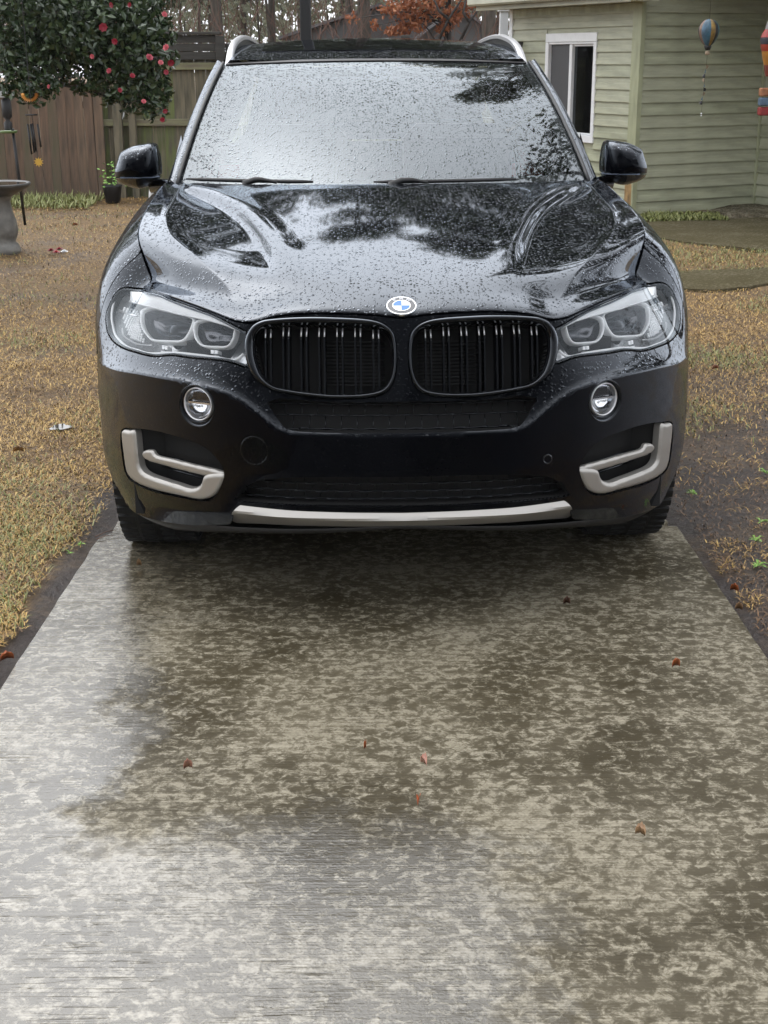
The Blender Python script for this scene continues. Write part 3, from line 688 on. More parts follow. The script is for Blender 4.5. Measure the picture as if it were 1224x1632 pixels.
# ---- headlamps
def hp(pix, d): return tr(pix, 0)
ringA = catmull(hp([(215, 489), (213, 500), (215, 516), (223, 530), (234, 539), (258, 541), (281, 541), (292, 531), (299, 515), (300, 503), (280, 494), (248, 487), (228, 484)], 0), 5, True)
ringB = catmull(hp([(303, 508), (299, 522), (303, 538), (314, 549), (335, 552), (355, 552), (365, 542), (369, 526), (367, 518), (345, 511), (322, 504)], 0), 5, True)
brow_lo = hp([(203, 477), (225, 484), (249, 490), (275, 497), (304, 503), (330, 509), (355, 516), (381, 527)], 0)
brow_hi = hp([(206, 463), (228, 465), (252, 471), (278, 480), (306, 490), (333, 501), (358, 513), (384, 527)], 0)
drl = catmull(hp([(177, 478), (174, 500), (176, 518), (181, 534), (196, 549), (216, 556), (236, 561), (274, 560), (304, 563), (340, 568), (371, 573), (386, 563)], 0), 5)
inner = catmull(hp([(186, 518), (188, 530), (198, 538), (212, 544), (234, 546)], 0), 5)
marker = hp([(184, 491), (198, 496), (211, 500)], 0)
cA, cB = hp([(254, 516), (333, 532)], 0)
for sgn in (1, -1):
    m = np.array([sgn, 1]); hl = empty('headlight', parent=car)
    recess('lamp_housing', head * m, shell, .10, M_lampdark, hl)
    V, F = ringloft(head * m, offset_poly(head, -.006) * m, [(0, -.012), (.0, -.002), (.5, .0), (1, -.006), (1, -.03)], shell, 140); fixn(mesh_obj('lamp_rim', V, F, M_gloss, hl))
    panel('lens', head * m, [], shell, M_lens, hl, step=.02, lip=0, d0=.0)
    for rg, c, rr in ((ringA, cA, .036), (ringB, cB, .026)):
        cc = circ(c, rr * 1.1, 60); o = empty('lamp_projector', parent=hl)
        V, F = ringloft(rg * m, offset_poly(rg, -.007) * m, [(0, -.045), (0, -.026), (.3, -.020), (.7, -.020), (1, -.026), (1, -.05)], shell, 90); fixn(mesh_obj('halo_ring', V, F, M_lampgrey, o))
        V, F = ringloft(offset_poly(rg, -.007) * m, cc * m, [(0, -.034), (.15, -.05), (.5, -.065), (.53, -.062), (.57, -.066), (.95, -.078), (1, -.074)], shell, 90); fixn(mesh_obj('reflector', V, F, M_bowl, o))
        # glass ball of the projector
        n0 = shell(np.array([c[0] * sgn]), np.array([c[1]]), np.array([-.082]))[0]; n1 = shell(np.array([c[0] * sgn]), np.array([c[1]]), np.array([-.02]))[0]
        ax = Vector((0, -1, 0.0)); Q = Vector((0, 0, 1)).rotation_difference(ax).to_matrix().to_4x4()
        b = MB(); b.lathe([(rr * cos(t), rr * .55 * sin(t)) for t in np.linspace(0, pi / 2, 9)], 32, M=Matrix.Translation(n0) @ Q); b.build('projector_lens', M_gloss, o, smooth=True)
        br = hp([(0, 0)], 0) if False else None
        zb = rg[:, 1].min(); sx = c[0]
        b = MB()
        for dx in (-.011, .002):
            q = [(sx + dx, zb - .004), (sx + dx + .010, zb - .004), (sx + dx + .010, zb - .013), (sx + dx, zb - .013)]
            f_ = shellpath([(a * sgn, z) for a, z in q], -.025); r_ = shellpath([(a * sgn, z) for a, z in q], -.045)
            b.add(list(f_) + list(r_), [(0, 1, 2, 3), (0, 4, 5, 1), (1, 5, 6, 2), (2, 6, 7, 3), (3, 7, 4, 0)])
        q = [(sx - .016, zb - .019), (sx + .016, zb - .019)]
        b.tube(shellpath([(a * sgn, z) for a, z in q], -.026), .0016, 5)
        fixn(b.build('halo_bracket', M_lampgrey, o))
    # brow light bar
    lo, hi = brow_lo * m, brow_hi * m; n = len(lo); V = list(shellpath(lo, -.013)) + list(shellpath(hi, -.006)) + list(shellpath(lo, -.045)) 
    F = [(i, i + 1, n + i + 1, n + i) for i in range(n - 1)] + [(i, i + 1, 2 * n + i + 1, 2 * n + i) for i in range(n - 1)]
    mesh_obj('brow_panel', np.array(V), F, M_brow, hl)
    b = MB(); b.tube(shellpath(lo, -.012), .0034, 8); b.build('brow_light_bar', M_brow, hl, smooth=True)
    b = MB(); b.tube(shellpath(drl * m, -.010), .0038, 8); b.build('daytime_light_guide', M_brow, hl, smooth=True)
    b = MB(); b.tube(shellpath(inner * m, -.02), .0026, 8); b.tube(shellpath(marker * m, -.016), .003, 8); b.build('side_marker_guide', M_rail, hl, smooth=True)
    # pebbled turn reflector in the outer corner
    cor = hp([(183, 480), (207, 487), (209, 515), (218, 538), (200, 536), (189, 525), (183, 505)], 0)
    b = MB()
    for q in np.linspace(cor[:, 0].min(), cor[:, 0].max(), 16):
        for z in np.linspace(cor[:, 1].min(), cor[:, 1].max(), 16):
            if inside(np.array([[q, z]]), cor)[0]:
                p = shell(np.array([q * sgn]), np.array([z]), np.array([-.035]))[0]; b.lathe([(0.0001, .003), (.0035, .0015), (.0045, 0)], 6, M=Matrix.Translation(p) @ Matrix.Rotation(pi / 2, 4, 'X'))
    b.build('turn_reflector', M_lampgrey, hl)['kind'] = 'stuff'
# ---- fog lamps
for sgn in (1, -1):
    m = np.array([sgn, 1]); fg = empty('fog_light', parent=car)
    c = T_fog; up = c + np.array([-.000, .004])
    V, F = ringloft(fogpoly * m, circ(up, .047) * m, [(0, -.006), (0, .001), (.15, .003), (.35, -.004), (.8, -.022), (1, -.016), (1, -.04)], shell, 64); fixn(mesh_obj('fog_bezel', V, F, M_gloss, fg))
    V, F = ringloft(circ(up, .0475) * m, circ(up, .0428) * m, [(0, -.02), (0, -.007), (.5, -.003), (1, -.007), (1, -.03)], shell, 64); fixn(mesh_obj('fog_ring', V, F, M_rail, fg))
    panel('fog_reflector', circ(up, .0435, 40) * m, [], lambda u, v, d, up=up, m=m: shell(u, v, -.012 - .03 * np.sqrt(np.clip(1 - (((u - up[0] * m[0]) ** 2 + (v - up[1]) ** 2) / .0445 ** 2), 0, 1))), M_chrome, fg, step=.006, lip=0)
    b = MB(); q = [(up[0] - .036, up[1] + .004), (up[0] + .036, up[1] + .004), (up[0] + .036, up[1] - .001), (up[0] - .036, up[1] - .001)]
    f_ = shellpath([(a * sgn, z) for a, z in q], -.012); r_ = shellpath([(a * sgn, z) for a, z in q], -.035); b.add(list(f_) + list(r_), [(0, 1, 2, 3), (0, 4, 5, 1), (2, 6, 7, 3)])
    q2 = [(up[0] - .034, up[1] + .006), (up[0] + .034, up[1] + .006), (up[0] + .022, up[1] + .030), (up[0] - .022, up[1] + .030)]
    b.add(shellpath([(a * sgn, z) for a, z in q2], -.022), [(0, 1, 2, 3)], 1)
    b.build('fog_shade', [M_chrome, M_bowl], fg)
    panel('fog_lens', circ(up, .040, 40) * m, [], shell, M_lens, fg, step=.012, lip=0, d0=-.006)
# ---- bumper ducts with silver trims
L_poly = catmull(tr([(194, 687), (206, 686), (214, 687), (217, 712), (220, 738), (224, 749), (234, 757), (262, 767), (285, 774), (300, 779), (312, 778), (320, 772), (325, 759), (340, 755), (358, 757), (352, 775), (342, 789), (330, 795), (314, 796), (285, 790), (242, 780), (222, 772), (208, 762), (201, 748), (197, 720)]), 3, True)
B_poly = catmull(tr([(224, 722), (230, 718), (240, 719), (246, 727), (275, 734), (310, 743), (344, 751), (359, 757), (345, 761), (326, 760), (296, 753), (262, 744), (235, 736), (226, 730)]), 3, True)
for sgn in (1, -1):
    m = np.array([sgn, 1])
    dk = recess('brake_duct', duct * m, shell, .075, M_dark, car)
    panel('silver_trim', resample(L_poly, .006) * m, [], shell, M_silver, dk, step=.005, lip=.02, d0=-.004, pillow=(.012, .008))
    panel('silver_blade', resample(B_poly, .006) * m, [], shell, M_silver, dk, step=.004, lip=.008, d0=-.010, pillow=(.006, .007))
    b = MB()
    for k in range(3):
        q = [(duct[:, 0].min() + .02, duct[:, 1].min() + .04 + k * .018), (duct[:, 0].max() - .03, duct[:, 1].min() + .06 + k * .018)]
        b.tube(shellpath([(a * sgn, z) for a, z in q], -.05), .003, 5)
    b.build('duct_slats', M_gloss, dk, smooth=True)
# ---- skid plate
sk_top = tr([(641, 812), (560, 812), (480, 810), (420, 806), (384, 804)]); sk_top[0, 0] = 0
sk_bot = tr([(372, 812), (366, 828), (372, 838), (420, 838), (500, 840), (580, 841), (641, 841)]); sk_bot[-1, 0] = 0
sk = sym_poly(np.vstack([sk_top, sk_bot])); zb_ = tr([(641, 814)])[0, 1]; zb2 = tr([(641, 827)])[0, 1]
def skid(u, v, d):
    x = np.abs(u); lo = np.interp(x, [0, .3, .55], [zb_, zb_ + .004, zb_ + .012]); band = (zb_ - zb2)
    # upper ramp leans back, a bright facing band, then it tucks under
    dd = np.where(v > lo, -.022 + .22 * (v - lo), np.where(v > lo - band, -.022 / band * (v - (lo - band)), -1.1 * (lo - band - v)))
    P = shell0(u, np.maximum(v, .31)); P[..., 2] = v; P[..., 1] -= dd + .016 + np.asarray(d); return P
fixn(panel('skid_plate', resample(sk, .008), [], skid, M_silver, car, step=.007, lip=.003))
autosmooth(bpy.data.objects['skid_plate'], 28)
# lower lip
lipz = [(0, .20), (.45, .20), (.62, .20), (.75, .21), (.84, .235)]
V = []; F = []
us = np.linspace(-s_of_y(.52), s_of_y(.52), 80)
for u in us:
    a = abs(u); zt = np.interp(a, [0, .5, .7, s_of_x(.8), s_of_y(.52)], [.300, .275, .262, .262, .29]); zbm = zt - np.interp(a, [0, .5, .7, 1.0], [.012, .02, .03, .02])
    for z, off in ((zt, .006), (zt - .01, .004), (zbm, .014), (zbm, .12)):
        p = shell0(np.array([u]), np.array([zt]))[0]; nrm = np.array([-np.sign(u) * smooth(a, .5, 1.0), 1 - smooth(a, .6, 1.1) * .6, 0]); p = p + nrm * off; V.append((p[0], p[1], z))
for i in range(len(us) - 1):
    for q in range(3): F.append((i * 4 + q, i * 4 + q + 1, (i + 1) * 4 + q + 1, (i + 1) * 4 + q))
mesh_obj('lower_lip', V, F, pbr('lip_black', (.004, .004, .004), .5), car)
# tow eye cover seam, parking sensors
tc = tr([(405, 718)])[0]
V, F = ringloft(circ((-tc[0], tc[1]), .040), circ((-tc[0], tc[1]), .0388), [(0, -.004), (0, .0002), (1, .0002), (1, -.004)], shell, 60); fixn(mesh_obj('tow_cover', V, F, M_gloss, car))
for q in [(411, 738), (300, 706)]:
    c = tr([q])[0]
    if q[0] == 411:
        for sg_ in (1,):
            V, F = ringloft(circ(c * [sg_, 1], .014, 30), circ(c * [sg_, 1], .0105, 30), [(0, -.003), (0, .0002), (1, .0002), (1, -.003)], shell, 30); o = fixn(mesh_obj('parking_sensor', V, F, M_gloss, car))
for sgn in (1, -1):
    c = tr([(212, 800)])[0] * [sgn, 1]
    V, F = ringloft(circ(c, .013, 30), circ(c, .010, 30), [(0, -.003), (0, .0002), (1, .0002), (1, -.003)], shell, 30); fixn(mesh_obj('parking_sensor', V, F, M_gloss, car))
# ---- roundel
eP = trh([(640, 489)])[0]; eps_ = .01
t0 = invert(lambda u, v: hood0(u, v), [(640, 489)], _ha, _ht)[0]
Ya, Yb = hood(np.array(0.), np.array(max(t0[1] - .01, 0))), hood(np.array(0.), np.array(t0[1] + .012)); tdir = Vector(Yb - Ya).normalized(); nor = Vector((1, 0, 0)).cross(tdir).normalized()
EM = Matrix((( 1, 0, 0), (0, tdir.y, tdir.z), (0, nor.y, nor.z))).transposed().to_4x4(); EM.translation = Vector(hood(np.array(0.), np.array(t0[1]))) + nor * .001
M_blue = pbr('roundel_blue', (.05, .17, .42), .15); M_white = pbr('roundel_white', (.5, .51, .53), .15); M_ring = pbr('roundel_ring', (.10, .10, .105), .15)
em = empty('roundel_badge', parent=car)
b = MB(); b.lathe([(.0415, -.002), (.0415, .003), (.0405, .0042), (.0385, .0042), (.0375, .003), (.0375, 0)], 56, M=EM); autosmooth(b.build('badge_rim', M_chrome, em))
b = MB(); b.lathe([(.038, .0026), (.0245, .0030)], 56, M=EM); b.build('badge_ring', M_ring, em, smooth=True)
b = MB(); b.lathe([(.0250, .0028), (.0250, .0040), (.0232, .0040), (.0232, .0030)], 56, M=EM); autosmooth(b.build('badge_rim', M_chrome, em))
for q in range(4):
    b = MB(); a0 = q * pi / 2; arc = [EM @ Vector((.0233 * cos(a0 + t), .0233 * sin(a0 + t), .0034)) for t in np.linspace(0, pi / 2, 12)]
    b.add([EM @ Vector((0, 0, .0036))] + arc, [(0, i + 1, i + 2) for i in range(11)]); b.build('badge_quarter', M_blue if q in (1, 3) else M_white, em)
for ch, an in (('B', 38), ('M', 0), ('W', -38)):
    cu = bpy.data.curves.new('letter', 'FONT'); cu.body = ch; cu.size = .0135; cu.extrude = .0004; cu.align_x = 'CENTER'; cu.align_y = 'CENTER'; cu.offset = .0004
    to = bpy.data.objects.new('tmp', cu); COL.objects.link(to); dg = bpy.context.evaluated_depsgraph_get(); me = bpy.data.meshes.new_from_object(to.evaluated_get(dg)); bpy.data.objects.remove(to)
    a = radians(90 + an); me.transform(EM @ Matrix.Translation((.0313 * cos(a), .0313 * sin(a), .0036)) @ Matrix.Rotation(radians(an), 4, 'Z')); me.materials.clear(); me.materials.append(M_white)
    lo_ = bpy.data.objects.new('badge_letter', me); COL.objects.link(lo_); lo_.parent = em
# ---- door mirrors
MIR = [(183, 283), (182, 272), (186, 258), (190, 245), (196, 240), (211, 233), (228, 230), (240, 229), (247, 234), (251, 250), (253, 268), (252, 283), (246, 292), (232, 299), (218, 301), (199, 296), (187, 290)]
def plane_pt(x, y, Y):
    """car-frame point of a photo measurement at depth Y"""
    o = (np.array(CAM_LOC) - _O) @ _M; dd = (_f + (x - 612) / 2176 * _R - (y - 816) / 2176 * _U) @ _M; t = (Y - o[1]) / dd[1]; return o + t * dd
mp = catmull([plane_pt(x, y, 1.72)[[0, 2]] for x, y in MIR], 4, True); mc = mp.mean(0)
zseam = plane_pt(215, 281, 1.72)[2]
for sgn in (1, -1):
    dm = empty('door_mirror', parent=car); n = len(mp)
    prof = [(0.0, -.075), (.30, -.072), (.55, -.064), (.78, -.048), (.92, -.026), (.985, 0), (1, .03), (1.0, .10), (.96, .115), (.94, .10)]
    for part, mat in (('mirror_cap', M_paint), ('mirror_base', M_gloss)):
        V = []; F = []
        for sc, dy in prof:
            for q in mp:
                p = mc + (q - mc) * sc
                if part == 'mirror_cap': z = max(p[1], zseam)
                else: z = min(p[1], zseam - .004)
                k = 1.0 if part == 'mirror_cap' else .985
                V.append((-sgn * (mc[0] + (p[0] - mc[0]) * k), 1.72 + dy, z))
        for i in range(len(prof) - 1):
            for j in range(n): F.append((i * n + j, i * n + (j + 1) % n, (i + 1) * n + (j + 1) % n, (i + 1) * n + j))
        o = mesh_obj(part, V, F, mat, dm)
        bm = bmesh.new(); bm.from_mesh(o.data); bmesh.ops.remove_doubles(bm, verts=bm.verts[:], dist=.0004); bmesh.ops.dissolve_degenerate(bm, edges=bm.edges[:], dist=.0002); bmesh.ops.recalc_face_normals(bm, faces=bm.faces[:]); bm.to_mesh(o.data); bm.free(); autosmooth(o, 40)
    b = MB(); b.tube([(-sgn * plane_pt(240, 290, 1.72)[0], 1.74, zseam - .035), (sgn * .80, 1.72, 1.115), (sgn * .765, 1.70, 1.11)], [.028, .022, .03], 10); b.build('mirror_arm', M_gloss, dm, smooth=True)
    b = MB(); b.add([(-sgn * (mc[0] + (q[0] - mc[0]) * .93), 1.815, mc[1] + (q[1] - mc[1]) * .93) for q in mp], [tuple(range(n))]); b.build('mirror_glass', M_chrome, dm)
    # cheater panel at the foot of the pillar
    b = MB(); b.add([(sgn * .752, 1.54, 1.118), (sgn * .800, 1.67, 1.118), (sgn * .802, 1.95, 1.15), (sgn * .762, 1.82, 1.30), (sgn * .74, 1.70, 1.21)], [(0, 1, 2, 3, 4)]); b.build('mirror_mount', M_gloss, dm)
# ---- wipers
def wpt(x, y): P = invert(lambda u, v: wind(u, v), [(x, y)], np.linspace(-.2, 1, 60), np.linspace(-.05, .5, 60)) if x <= 612 else None; return P
def wp(a, t, d): return Vector(wind(np.array(float(a)), np.array(float(t)), np.array(float(d))))
for (a0, a1, piv, hump) in ((-.02, .62, .02, .10), (-.92, -.34, -.66, -.60)):
    w = empty('wiper', parent=car)
    b = MB(); b.tube([wp(a, .022, .014) for a in np.linspace(a0 - .04, a1, 10)], [.003] + [.007] * 8 + [.004], 6); b.build('wiper_blade', M_trim, w, smooth=True)
    b = MB(); b.tube([wp(piv, -.03, .0), wp(piv, .006, .016), wp(piv + .05, .012, .026), wp(hump + .02, .014, .026), wp(hump + .09, .012, .016)], [.014, .013, .011, .008, .005], 8); b.build('wiper_arm', M_trim, w, smooth=True)
# ------------------------------------------------------------------ ground, driveway
TS = tan(SLOPE)
def gz(x, y):
    """lawn height: follows the driveway down, then runs level"""
    y = np.asarray(y, float); a = -TS * y - .014; b = -.292; k = .04
    return -k * np.log(np.exp(-a / k) * 0 + 1) * 0 + np.where(y < 10, a, b + (a - b) * np.exp(-(np.maximum(y - 10, 0)) / .6) * 0 + (1 - smooth(y, 10, 11.5)) * (a - b))
def shader_ground():
    m, N, L = nt('lawn_soil'); o = N.new('ShaderNodeOutputMaterial'); b = N.new('ShaderNodeBsdfPrincipled'); L.new(b.outputs[0], o.inputs[0])
    tc = N.new('ShaderNodeTexCoord'); n1 = N.new('ShaderNodeTexNoise'); n1.inputs['Scale'].default_value = 1.1; n1.inputs['Detail'].default_value = 8; n1.inputs['Roughness'].default_value = .65
    n2 = N.new('ShaderNodeTexNoise'); n2.inputs['Scale'].default_value = 38; n2.inputs['Detail'].default_value = 8; n2.inputs['Roughness'].default_value = .7
    L.new(tc.outputs['Object'], n1.inputs['Vector']); L.new(tc.outputs['Object'], n2.inputs['Vector'])
    sx = N.new('ShaderNodeSeparateXYZ'); L.new(tc.outputs['Object'], sx.inputs[0])
    straw = N.new('ShaderNodeValToRGB'); L.new(n2.outputs[0], straw.inputs[0]); e = straw.color_ramp.elements; e[0].position = .35; e[0].color = (.06, .036, .015, 1); e[1].position = .62; e[1].color = (.27, .165, .055, 1); x = e.new(.5); x.color = (.15, .09, .033, 1)
    mud = N.new('ShaderNodeValToRGB'); L.new(n2.outputs[0], mud.inputs[0]); e = mud.color_ramp.elements; e[0].position = .3; e[0].color = (.014, .010, .009, 1); e[1].position = .7; e[1].color = (.062, .045, .038, 1)
    # bare on the right of the drive, near the car; edge strip along the slab
    mr = N.new('ShaderNodeMapRange'); L.new(sx.outputs[0], mr.inputs[0]); mr.inputs[1].default_value = .9; mr.inputs[2].default_value = 1.05
    my = N.new('ShaderNodeMapRange'); L.new(sx.outputs[1], my.inputs[0]); my.inputs[1].default_value = 9.5; my.inputs[2].default_value = 5.5
    mm = N.new('ShaderNodeMath'); mm.operation = 'MULTIPLY'; L.new(mr.outputs[0], mm.inputs[0]); L.new(my.outputs[0], mm.inputs[1])
    el = N.new('ShaderNodeMapRange'); L.new(sx.outputs[0], el.inputs[0]); el.inputs[1].default_value = -1.12; el.inputs[2].default_value = -1.03
    es = N.new('ShaderNodeMath'); es.operation = 'LESS_THAN'; es.inputs[1].default_value = 5.2; L.new(sx.outputs[1], es.inputs[0])
    em_ = N.new('ShaderNodeMath'); em_.operation = 'MULTIPLY'; L.new(el.outputs[0], em_.inputs[0]); L.new(es.outputs[0], em_.inputs[1])
    mx_ = N.new('ShaderNodeMath'); mx_.operation = 'MAXIMUM'; L.new(mm.outputs[0], mx_.inputs[0]); L.new(em_.outputs[0], mx_.inputs[1])
    # break the edges up with noise
    nb = N.new('ShaderNodeMapRange'); L.new(n1.outputs[0], nb.inputs[0]); nb.inputs[1].default_value = .35; nb.inputs[2].default_value = .65; nb.inputs[3].default_value = -.45; nb.inputs[4].default_value = .45
    ad = N.new('ShaderNodeMath'); ad.operation = 'ADD'; ad.use_clamp = True; L.new(mx_.outputs[0], ad.inputs[0]); L.new(nb.outputs[0], ad.inputs[1])
    mix = N.new('ShaderNodeMix'); mix.data_type = 'RGBA'; L.new(ad.outputs[0], mix.inputs['Factor']); L.new(straw.outputs[0], mix.inputs['A']); L.new(mud.outputs[0], mix.inputs['B'])
    L.new(mix.outputs['Result'], b.inputs['Base Color'])
    rr = N.new('ShaderNodeMapRange'); L.new(ad.outputs[0], rr.inputs[0]); rr.inputs[3].default_value = .75; rr.inputs[4].default_value = .38; L.new(rr.outputs[0], b.inputs['Roughness'])
    bp = N.new('ShaderNodeBump'); bp.inputs['Distance'].default_value = .035; bp.inputs['Strength'].default_value = .8; L.new(n2.outputs[0], bp.inputs['Height']); L.new(bp.outputs[0], b.inputs['Normal'])
    return m
M_ground = shader_ground()
xs = np.concatenate([-np.geomspace(60, 6, 14), np.linspace(-5.5, -1.3, 43), [-1.25, -1.2, -1.15, -1.1, -1.06, -1.02, -.9, 0, .9, 1.04, 1.08, 1.12, 1.17, 1.22, 1.28], np.linspace(1.35, 5.5, 43), np.geomspace(6, 60, 14)])
ys = np.concatenate([np.linspace(-30, -2, 12), np.linspace(-1.5, 18, 160), np.geomspace(18.6, 130, 24)])
X, Y = np.meshgrid(xs, ys); from mathutils import noise as MN
Z = gz(X, Y)
for i in range(X.shape[0]):
    for j in range(X.shape[1]):
        x, y = X[i, j], Y[i, j]; k = min(1, max(0, (abs(x - .01) - 1.02) / .15)) if y < 10.3 else 1
        Z[i, j] += (MN.noise(Vector((x * 3.1, y * 3.1, 0))) * .018 + MN.noise(Vector((x * .7, y * .7, 5))) * .02 - .004) * k - (0.03 if k == 0 else 0)
nx = len(xs)
mesh_obj('ground', np.stack([X, Y, Z], -1).reshape(-1, 3), [(i * nx + j, i * nx + j + 1, (i + 1) * nx + j + 1, (i + 1) * nx + j) for i in range(len(ys) - 1) for j in range(nx - 1)], M_ground, kind='structure')

def shader_concrete(name, wet=1.0, tone=1.0, olive=0.0):
    m, N, L = nt(name); o = N.new('ShaderNodeOutputMaterial'); b = N.new('ShaderNodeBsdfDiffuse'); gl = N.new('ShaderNodeBsdfGlossy'); mxs = N.new('ShaderNodeMixShader'); L.new(b.outputs[0], mxs.inputs[1]); L.new(gl.outputs[0], mxs.inputs[2]); L.new(mxs.outputs[0], o.inputs[0])
    tc = N.new('ShaderNodeTexCoord')
    def noise(scale, det, rough, st=(1, 1, 1), dist=0):
        mp = N.new('ShaderNodeMapping'); mp.inputs['Scale'].default_value = st; L.new(tc.outputs['Object'], mp.inputs[0])
        n = N.new('ShaderNodeTexNoise'); n.inputs['Scale'].default_value = scale; n.inputs['Detail'].default_value = det; n.inputs['Roughness'].default_value = rough; n.inputs['Distortion'].default_value = dist
        L.new(mp.outputs[0], n.inputs['Vector']); return n.outputs[0]
    def math(op, a, c, cl=False):
        q = N.new('ShaderNodeMath'); q.operation = op; q.use_clamp = cl
        for i, v in enumerate((a, c)):
            if isinstance(v, (int, float)): q.inputs[i].default_value = v
            else: L.new(v, q.inputs[i])
        return q.outputs[0]
    def rng(v, a, c, d=0., e=1.):
        q = N.new('ShaderNodeMapRange'); L.new(v, q.inputs[0]); q.inputs[1].default_value = a; q.inputs[2].default_value = c; q.inputs[3].default_value = d; q.inputs[4].default_value = e; return q.outputs[0]
    flake = noise(34, 9, .70, (1, 1.1, 1), .5); macro = noise(2.3, 5, .6); groove = noise(2.6, 4, .55, (1, 26, 1), .7); fine = noise(150, 4, .6); broom = noise(3.0, 5, .65, (1, 52, 1)); grit = noise(420, 2, .5)
    f = math('ADD', flake, math('MULTIPLY', math('SUBTRACT', macro, .5), .34)); f = math('ADD', f, math('MULTIPLY', math('SUBTRACT', broom, .5), .10)); f = math('ADD', f, math('MULTIPLY', math('SUBTRACT', fine, .5), .10))
    mask = rng(f, .455, .60); grv = math('MULTIPLY', rng(math('ABSOLUTE', math('SUBTRACT', groove, .5), 0), .003, .011, 1, 0), rng(noise(7, 3, .5), .47, .68, 0, .7))                                    # 1 = pale scaled flakes, 0 = dark soaked paste
    c1 = N.new('ShaderNodeValToRGB'); L.new(macro, c1.inputs[0]); e = c1.color_ramp.elements; e[0].position = .35; e[0].color = (.044 * tone, .036 * tone, .021 * tone, 1); e[1].position = .68; e[1].color = (.098 * tone, .084 * tone, .057 * tone, 1)
    c2 = N.new('ShaderNodeValToRGB'); L.new(math('ADD', math('MULTIPLY', fine, .5), math('MULTIPLY', broom, .5)), c2.inputs[0]); e = c2.color_ramp.elements; e[0].position = .36; e[0].color = (.115 * tone, .098 * tone, .064 * tone, 1); e[1].position = .62; e[1].color = (.28 * tone, .252 * tone, .19 * tone, 1)
    mix = N.new('ShaderNodeMix'); mix.data_type = 'RGBA'; L.new(mask, mix.inputs['Factor']); L.new(c1.outputs[0], mix.inputs['A']); L.new(c2.outputs[0], mix.inputs['B'])
    out = mix.outputs['Result']
    if olive:
        mo = N.new('ShaderNodeMix'); mo.data_type = 'RGBA'; mo.inputs['Factor'].default_value = olive; L.new(out, mo.inputs['A']); mo.inputs['B'].default_value = (.10, .085, .045, 1); out = mo.outputs['Result']
    mg = N.new('ShaderNodeMix'); mg.data_type = 'RGBA'; L.new(math('MULTIPLY', grv, .55), mg.inputs['Factor']); L.new(out, mg.inputs['A']); mg.inputs['B'].default_value = (.02, .017, .012, 1); L.new(mg.outputs['Result'], b.inputs['Color'])
    sxy = N.new('ShaderNodeSeparateXYZ'); L.new(tc.outputs['Object'], sxy.inputs[0]); wob = math('MULTIPLY', math('SUBTRACT', noise(4.5, 8, .72), .5), .62)
    px_ = math('ADD', sxy.outputs[0], wob); py_ = math('ADD', sxy.outputs[1], wob)
    left_ = rng(px_, -.56, -.66); low_ = math('MULTIPLY', rng(py_, 2.52, 2.36), rng(px_, .34, .20)); glare_film = math('MAXIMUM', left_, low_)                           # wet film with sky glare painted in, edged like mirrored car and trees
    ro = math('ADD', rng(mask, 0, 1, .17, .32), math('MULTIPLY', glare_film, -.15), True); L.new(ro, gl.inputs['Roughness'])
    hgt = math('ADD', math('SUBTRACT', math('MULTIPLY', fine, .35), math('MULTIPLY', grv, .5)), 0); hgt = math('ADD', hgt, 0); hgt0 = hgt; hgt = math('ADD', math('MULTIPLY', broom, rng(glare_film, 0, 1, 1.0, .5)), math('ADD', math('MULTIPLY', mask, .07), math('MULTIPLY', fine, .22))); hgt = math('ADD', hgt, hgt0)
    bp = N.new('ShaderNodeBump'); bp.inputs['Distance'].default_value = .0014; bp.inputs['Strength'].default_value = 1.0; L.new(hgt, bp.inputs['Height']); L.new(bp.outputs[0], b.inputs['Normal']); L.new(bp.outputs[0], gl.inputs['Normal'])
    cc = coat_curve(N, L, .02, 1.0 if wet else .5, 1.2, bp.outputs[0]); fm = math('MULTIPLY', cc, math('MULTIPLY', rng(mask, 0, 1, .74, .92), rng(grv, 0, 1, 1, .5))); fm = math('MULTIPLY', fm, rng(glare_film, 0, 1, .13, .72)); L.new(fm, mxs.inputs[0])
    return m
M_conc = shader_concrete('wet_broomed_concrete')
M_patio = shader_concrete('mossy_wet_concrete', tone=.55, olive=.6)
M_porch = shader_concrete('pale_porch_concrete', tone=1.1)
def slab(name, pts, zf, thick, mat, jag=.006, **k):
    """pts: outline (x, y); zf gives the top height"""
    P = resample(np.array(pts, float), .06); n = len(P)
    P = P + np.array([[MN.noise(Vector((p[0] * 9, p[1] * 9, 1))) * jag, MN.noise(Vector((p[0] * 9, p[1] * 9, 8))) * jag] for p in P])
    V, F = cdt(P, (), .25); nV = len(V); top = [(x, y, float(zf(x, y))) for x, y in V]; faces = [tuple(map(int, f)) for f in F]
    b = nV; top += [(x, y, float(zf(x, y)) ) for x, y in P] + [(x * 1, y, float(zf(x, y)) - thick) for x, y in P]
    faces += [(b + i, b + n + i, b + n + (i + 1) % n, b + (i + 1) % n) for i in range(n)]
    return mesh_obj(name, top, faces, mat, smooth=False, kind='structure', **k)
slab('driveway', [(-1.0, -4), (1.02, -4), (1.02, 4.50), (-.975, 4.44)], lambda x, y: -TS * y, .1, M_conc)
slab('driveway_far_slab', [(-.945, 4.455), (1.0, 4.515), (1.0, 10.2), (-.93, 10.2)], lambda x, y: -TS * y - .004, .1, M_conc)
slab('patio', [(2.50, 14.9), (2.52, 14.2), (2.67, 13.67), (3.0, 13.15), (3.54, 12.64), (4.4, 12.3), (6.5, 12.3), (6.5, 15.6), (4.6, 15.4), (3.7, 15.2), (3.2, 15.0)], lambda x, y: -.272, .08, M_patio, jag=.05)
